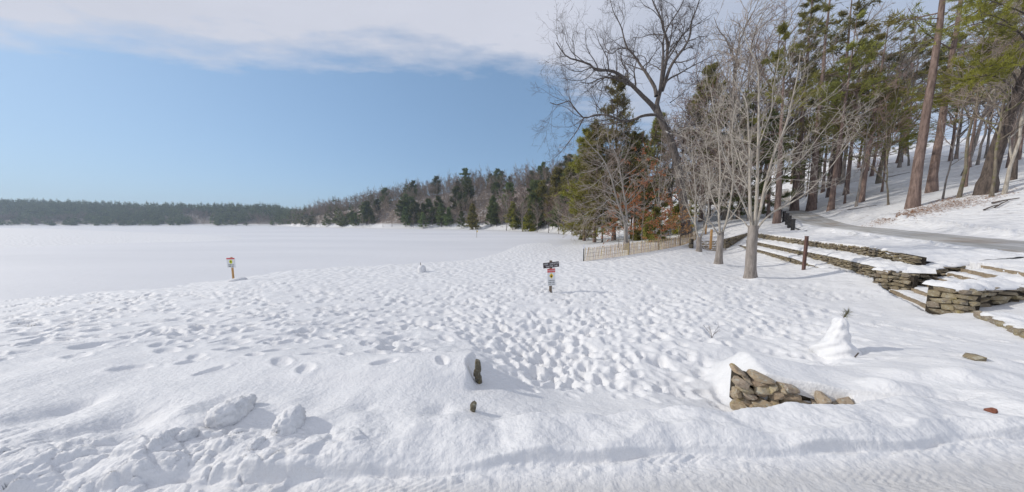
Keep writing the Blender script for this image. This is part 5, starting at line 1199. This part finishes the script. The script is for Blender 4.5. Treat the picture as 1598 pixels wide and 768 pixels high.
# saplings with dead orange leaves
for i, (px, D, ty, w, n, mt, lab) in enumerate([(1003,34,258,3.0,1800,'leaf_orange',"slim sapling hung with dead orange leaves behind the double stems"),(966,33.5,325,2.2,1000,'leaf_orange',"low orange-leaved sapling left of the double stems"),(1032,34,335,1.8,900,'leaf_orange',"rusty leafy sapling in front of the small dark fir"),
        (1060,35.5,335,1.7,900,'leaf_tan',"tan-leaved sapling behind the right half of the fence"),(988,37,290,2.4,900,'leaf_orange',"thin orange-leaved sapling between the double stems and the firs"),(1046,38,300,1.8,700,'leaf_orange',"orange-leaved sapling between the two small firs"),(660,235,330,3.6,500,'leaf_orange',"orange bush on the far shoreline"),(540,300,335,4.0,400,'leaf_orange',"rusty bush far along the shoreline")]):
    r = np.random.default_rng(500 + i); p = stand(px, D); H = max(1.5, at(px, ty, D)[2] - p[2]); wood = Geo(); fo = Geo()
    P, R = straight(H, 9, .05, .012, r, .03); tubes(wood, P, R, 5); P1, R1 = spawn(P, R, 16, .2, 1, 60, 12, w / H * 1.2, 5, .0, .12, .6, .012, .4, .3, r, .3); tubes(wood, P1, R1, 3)
    P2, R2 = spawn(P1, R1, 4, .2, 1, 45, 10, .5, 3, 0, .1, .7, .01, .5, .2, r); tubes(wood, P2, R2, 3)
    C, _ = along(np.concatenate((P2,)), .2, 1, max(2, n // len(P2)), r); leaves(fo, C + r.normal(0, .06, C.shape), .17 if D < 100 else .55, r)
    tree('leafy_sapling', lab, 'sapling', p, wood, M['grey_bark'], fo, M[mt], group='saplings holding dead leaves')

# ---------------- the wooded hill across the ice: single trees, then the far shore as one mass
def low_bare(seed, H, mat_):
    wood, tw = bare_geo(seed, H, H * .010, .34, 18, 5, 4, 0, .045, .30, 40, (0, 0), seed % 2)
    g = Geo(); g.join(wood, 0); g.join(tw, 1); return g, H
def low_con(seed, H, style, w):
    wood, fol = conifer_geo(seed, H, H * .013, .12, w, style, 40, 6, 1.15, 4, (0, 0), True, 0, .16)
    g = Geo(); g.join(wood, 0); g.join(fol, 1); return g, H
FB = [low_bare(600 + i, h, None) for i, h in enumerate((15, 17, 13, 16))]; FC = [low_con(650 + i, h, s_, w) for i, (h, s_, w) in enumerate(((18, 'pine', 5.2), (16, 'pine', 4.6), (20, 'pine', 5.6)))]
fbm_ = [g.mesh('far_bare_tree', [M['grey_bark'], M['far_twig']], False) for g, _ in FB]; fcm_ = [g.mesh('far_evergreen', [M['dark_bark'], M['needle_far']], False) for g, _ in FC]
rf = np.random.default_rng(66); n_b = n_c = 0; rest_b = []; rest_c = []
cand = []
for _ in range(9000):
    y = rf.uniform(95, 470); x = rf.uniform(-1.0, .5) * y
    cand.append((x, y))
cand = np.array(cand); zc = base_z(cand[:, 0], cand[:, 1]); pxs = CXP + F * cand[:, 0] / cand[:, 1]
ok = (zc > -.9) & (pxs > 446) & (pxs < 1000) & (cand[:, 1] > np.interp(pxs, [455, 700, 800, 900, 1000], [150, 130, 110, 95, 95])) & ((cand[:, 1] < 350) | (pxs < 530))
cand = cand[ok]; zc = zc[ok]; pxs = pxs[ok]
shown = []; grid = {}
for (x, y), z, px in zip(cand, zc, pxs):
    sp = 4.3 if y < 190 else 5.2
    key = (int(x / sp), int(y / sp))
    if key in grid: continue
    grid[key] = 1; shown.append((x, y, z, px))
shown.sort(key=lambda q: q[1])
conif = lambda x, y, z: (perlin(np.array([x / 26.0]), np.array([y / 26.0]), 71)[0] + (.25 if z < 6 else -.12)) > .05
def where(what, px, z):
    h = "at the foot of" if z < 3 else "low on" if z < 11 else "midway up" if z < 22 else "near the top of"
    w = "its left tip" if px < 540 else "its left shoulder" if px < 640 else "its middle" if px < 740 else "its right part" if px < 830 else "its right end"
    return what + " " + h + " the hill across the ice, near " + w
for (x, y, z, px) in shown:
    is_c = conif(x, y, z) and rf.random() < (.62 if z < 14 else .28)
    s_ = rf.uniform(.75, 1.2) * (.8 if z < 2 else 1)
    far_ = y > 175
    if (is_c and n_c < 110) or (not is_c and n_b < 190):
        kind = 'evergreen' if is_c else 'bare_tree'
        me = (fcm_ if is_c else fbm_)[int(rf.integers(3 if is_c else 4))]
        o = link(kind, me, None, (x, y, z - .2), (0, 0, rf.uniform(0, 6.28)), (s_ * rf.uniform(.85, 1.2), s_ * rf.uniform(.85, 1.2), s_))
        if is_c: n_c += 1; tag(o, where("dark evergreen", px, z), 'evergreen', 'evergreens of the hill across the ice')
        else: n_b += 1; tag(o, where("leafless grey-brown tree", px, z), 'tree', 'leafless trees of the hill across the ice')
    else: (rest_c if is_c else rest_b).append((x, y, z, s_))
def mass(name, label, templ, pos, mats):
    r = np.random.default_rng(9); g = Geo(); arr = [t[0].arrays() for t in templ]
    for i, (V, Q, T, qm, tm) in enumerate(arr):
        ps = [p for j, p in enumerate(pos) if j % len(arr) == i]
        if not ps: continue
        ps = np.array(ps); N = len(ps); a = r.uniform(0, 6.28, N); c, s = np.cos(a), np.sin(a); sc = ps[:, 3]
        X = (V[None, :, 0] * c[:, None] - V[None, :, 1] * s[:, None]) * sc[:, None] + ps[:, 0:1]; Y = (V[None, :, 0] * s[:, None] + V[None, :, 1] * c[:, None]) * sc[:, None] + ps[:, 1:2]; Z = V[None, :, 2] * sc[:, None] + ps[:, 2:3] - .2
        off = (np.arange(N) * len(V))[:, None, None]
        VV = np.stack((X, Y, Z), -1).reshape(-1, 3); n0 = g.n; g.v.append(VV); g.n += len(VV)
        if len(Q): g.q.append((Q[None] + off).reshape(-1, 4) + n0); g.qm.append(np.tile(qm, N))
        if len(T): g.t.append((T[None] + off).reshape(-1, 3) + n0); g.tm.append(np.tile(tm, N))
    return tag(link(name, g.mesh(name, mats, False)), label, None, None, 'stuff')
def tiny_bare(seed, H):
    r = np.random.default_rng(seed); g = Geo(); P, R = straight(H, 4, H * .010, .05, r, .02, flare=0); tubes(g, P, R, 3, 0)
    P1, R1 = spawn(P, R, 8, .25, .98, 38, 10, .42, 3, .06, .1, .5, .09, .4, .5, r); tubes(g, P1, R1, 3, 1); C, Dd = along(P1, .2, 1, 9, r); tris(g, C, Dd, H * .15, 1, .04, r, .6, 1, .3); return g, H
def tiny_con(seed, H):
    r = np.random.default_rng(seed); g = Geo(); P, R = straight(H, 3, H * .012, .05, r, .01, flare=0); tubes(g, P, R, 3, 0)
    z = r.uniform(.15, 1, 34); ln = H * .24 * (1.05 - z); a = r.uniform(0, 6.28, 34); C = np.stack((np.cos(a) * ln * .5, np.sin(a) * ln * .5, z * H), 1); Dd = np.stack((np.cos(a), np.sin(a), a * 0 - .05), 1); tris(g, C, Dd, ln + .6, 2, .30, r, .35, 1); return g, H
TB = [tiny_bare(700 + i, h) for i, h in enumerate((15, 17, 13))]; TC = [tiny_con(720 + i, h) for i, h in enumerate((18, 16, 20))]
mass('hillside_woods', "leafless woods thinning out up the hill across the ice", TB, rest_b, [M['grey_bark'], M['far_twig']])
mass('hillside_evergreens', "evergreens scattered up the hill across the ice", TC, rest_c, [M['dark_bark'], M['needle_far']])
# far shore
x = rf.uniform(-1500, -120, 9000); y = rf.uniform(440, 640, 9000); z = base_z(x, y); k = (z > -.6) & (x / y > -2.3) & (x / y < -.55)
x, y, z = x[k], y[k], z[k]; cf = perlin(x / 60, y / 40, 81) + z * .012 > -.22
sc = rf.uniform(.75, 1.15, len(x)) * np.where(z < 3, .7, 1)
tc_ = [(a, b, c, d) for a, b, c, d, e in zip(x, y, z, sc, cf) if e][:2600]; tb_ = [(a, b, c, d) for a, b, c, d, e in zip(x, y, z, sc, cf) if not e][:1000]
mass('far_shore_evergreens', "dark evergreen woods along the far shore of the lake", TC, tc_, [M['dark_bark'], M['needle_far']])
mass('far_shore_woods', "grey leafless woods along the far shore of the lake", TB, tb_, [M['grey_bark'], M['far_twig']])
# low brush along the shore of the hill and the knoll
sx = []
for px, D in zip(np.linspace(470, 905, 260), np.interp(np.linspace(470, 905, 260), [470, 600, 740, 850, 905], [338, 236, 190, 128, 88])):
    D = D * rf.uniform(1.0, 1.07) + 1.5; xx = (px - CXP) / F * D; sx.append((xx, D, gz(xx, D), rf.uniform(.10, .24)))
mass('shore_brush', "low red-brown brush along the foot of the wooded hill", TB, sx, [M['red_twig'], M['red_twig']])

# ---------------- litter, logs, weeds
def ground_leaves(name, label, spots, n, size, mt):
    g = Geo(); r = np.random.default_rng(12)
    for px, py, wx, wy, k in spots:
        c = gp(px, py); X = c[0] + r.normal(0, wx, k); Y = c[1] + r.normal(0, wy, k); Z = base_z(X, Y) + .05
        leaves(g, np.stack((X, Y, Z), 1) + (0, 0, .02), size, r)
    V = np.concatenate(g.v); V[:, 2] = np.maximum(V[:, 2], 0) * 0 + base_z(V[:, 0], V[:, 1]) + .055 + r.random(len(V)) * .03
    g.v = [V]; tag(link(name, g.mesh(name, M[mt], False)), label, None, None, 'stuff')
ground_leaves('leaf_litter', "brown dead leaves scattered on the snow below the big pines", [(1410,336,1.4,.5,700),(1440,330,1.6,.6,600),(1480,322,1.8,.7,600),(1520,314,1.6,.7,450),(1390,340,1.0,.4,250),(1478,312,.7,.3,250)], 0, .13, 'litter')
ground_leaves('leaf_litter', "brown litter along the shore bank left of the fence", [(905,369,1.6,1.2,500),(930,366,2.0,1.4,500),(945,370,1.4,1.0,300)], 0, .22, 'litter')
for px0, py0, px1, py1, rad, lab in [(1322,329,1368,322,.05,"thin fallen branch on the snow left of the biggest pine"),(1548,319,1590,312,.07,"fallen branch on the slope near the right edge"),(1552,326,1572,316,.05,"short broken stick beside the right fallen branch"),(1385,278,1420,270,.07,"fallen log high on the slope behind the biggest pine"),(1535,330,1556,322,.05,"dark twig lying below the leaning pine")]:
    a = gp(px0, py0); b = gp(px1, py1); m_ = (a + b) / 2; m_[2] = gz(m_[0], m_[1])
    pl = catmull([a + (0, 0, .1) - a, m_ - a + (0, 0, .13), b - a + (0, 0, .1)], 8)
    tag(link('fallen_branch', tube(pl, np.linspace(rad, rad * .5, 8), 6).mesh('fallen_branch', M['dark_bark'], True), None, a), lab, 'branch')
p = gp(1111, 526); r = np.random.default_rng(4); g = Geo()
for k in range(5):
    a = r.uniform(-.25, .25, 2); P, R = stem([(0, 0, -.05), (a[0] * .3, a[1] * .3, .12), (a[0] * .8, a[1] * .8, .24 + r.uniform(0, .08))], 6, .005, .003); tubes(g, P, R, 4)
    P1, R1 = spawn(P, R, 4, .3, 1, 45, 10, .35, 3, .05, .1, .7, .0025, .5, .2, r); tubes(g, P1, R1, 3)
tag(link('dead_weed', g.mesh('dead_weed', M['dark_bark']), None, p), "dry grey weed standing in the trampled snow left of the snowman", 'weed')

# ---------------- thin air haze over the lake
g = Geo(); box(g, (-1750, -130, -6), (700, 1560, 120))
hm = bpy.data.materials.new("air_haze"); hm.use_nodes = True; N = hm.node_tree.nodes; N.remove(N['Principled BSDF'])
pv = N.new('ShaderNodeVolumePrincipled'); pv.inputs['Color'].default_value = (.64, .79, 1.0, 1); pv.inputs['Density'].default_value = HAZE; pv.inputs['Anisotropy'].default_value = 0.2
hm.node_tree.links.new(pv.outputs[0], N['Material Output'].inputs['Volume'])
if HAZE > 0: tag(link('haze', g.mesh('haze', hm)), "thin blue winter haze over the lake", None, None, 'stuff')

if 0: print('TRIS', sum(len(m.loops) - 2 * len(m.polygons) for m in bpy.data.meshes), sorted(((sum(len(m.loops) - 2 * len(m.polygons) for m in bpy.data.meshes if m.name.split('.')[0] == k), k) for k in {m.name.split('.')[0] for m in bpy.data.meshes}), reverse=True)[:14], len(rest_b), len(rest_c))
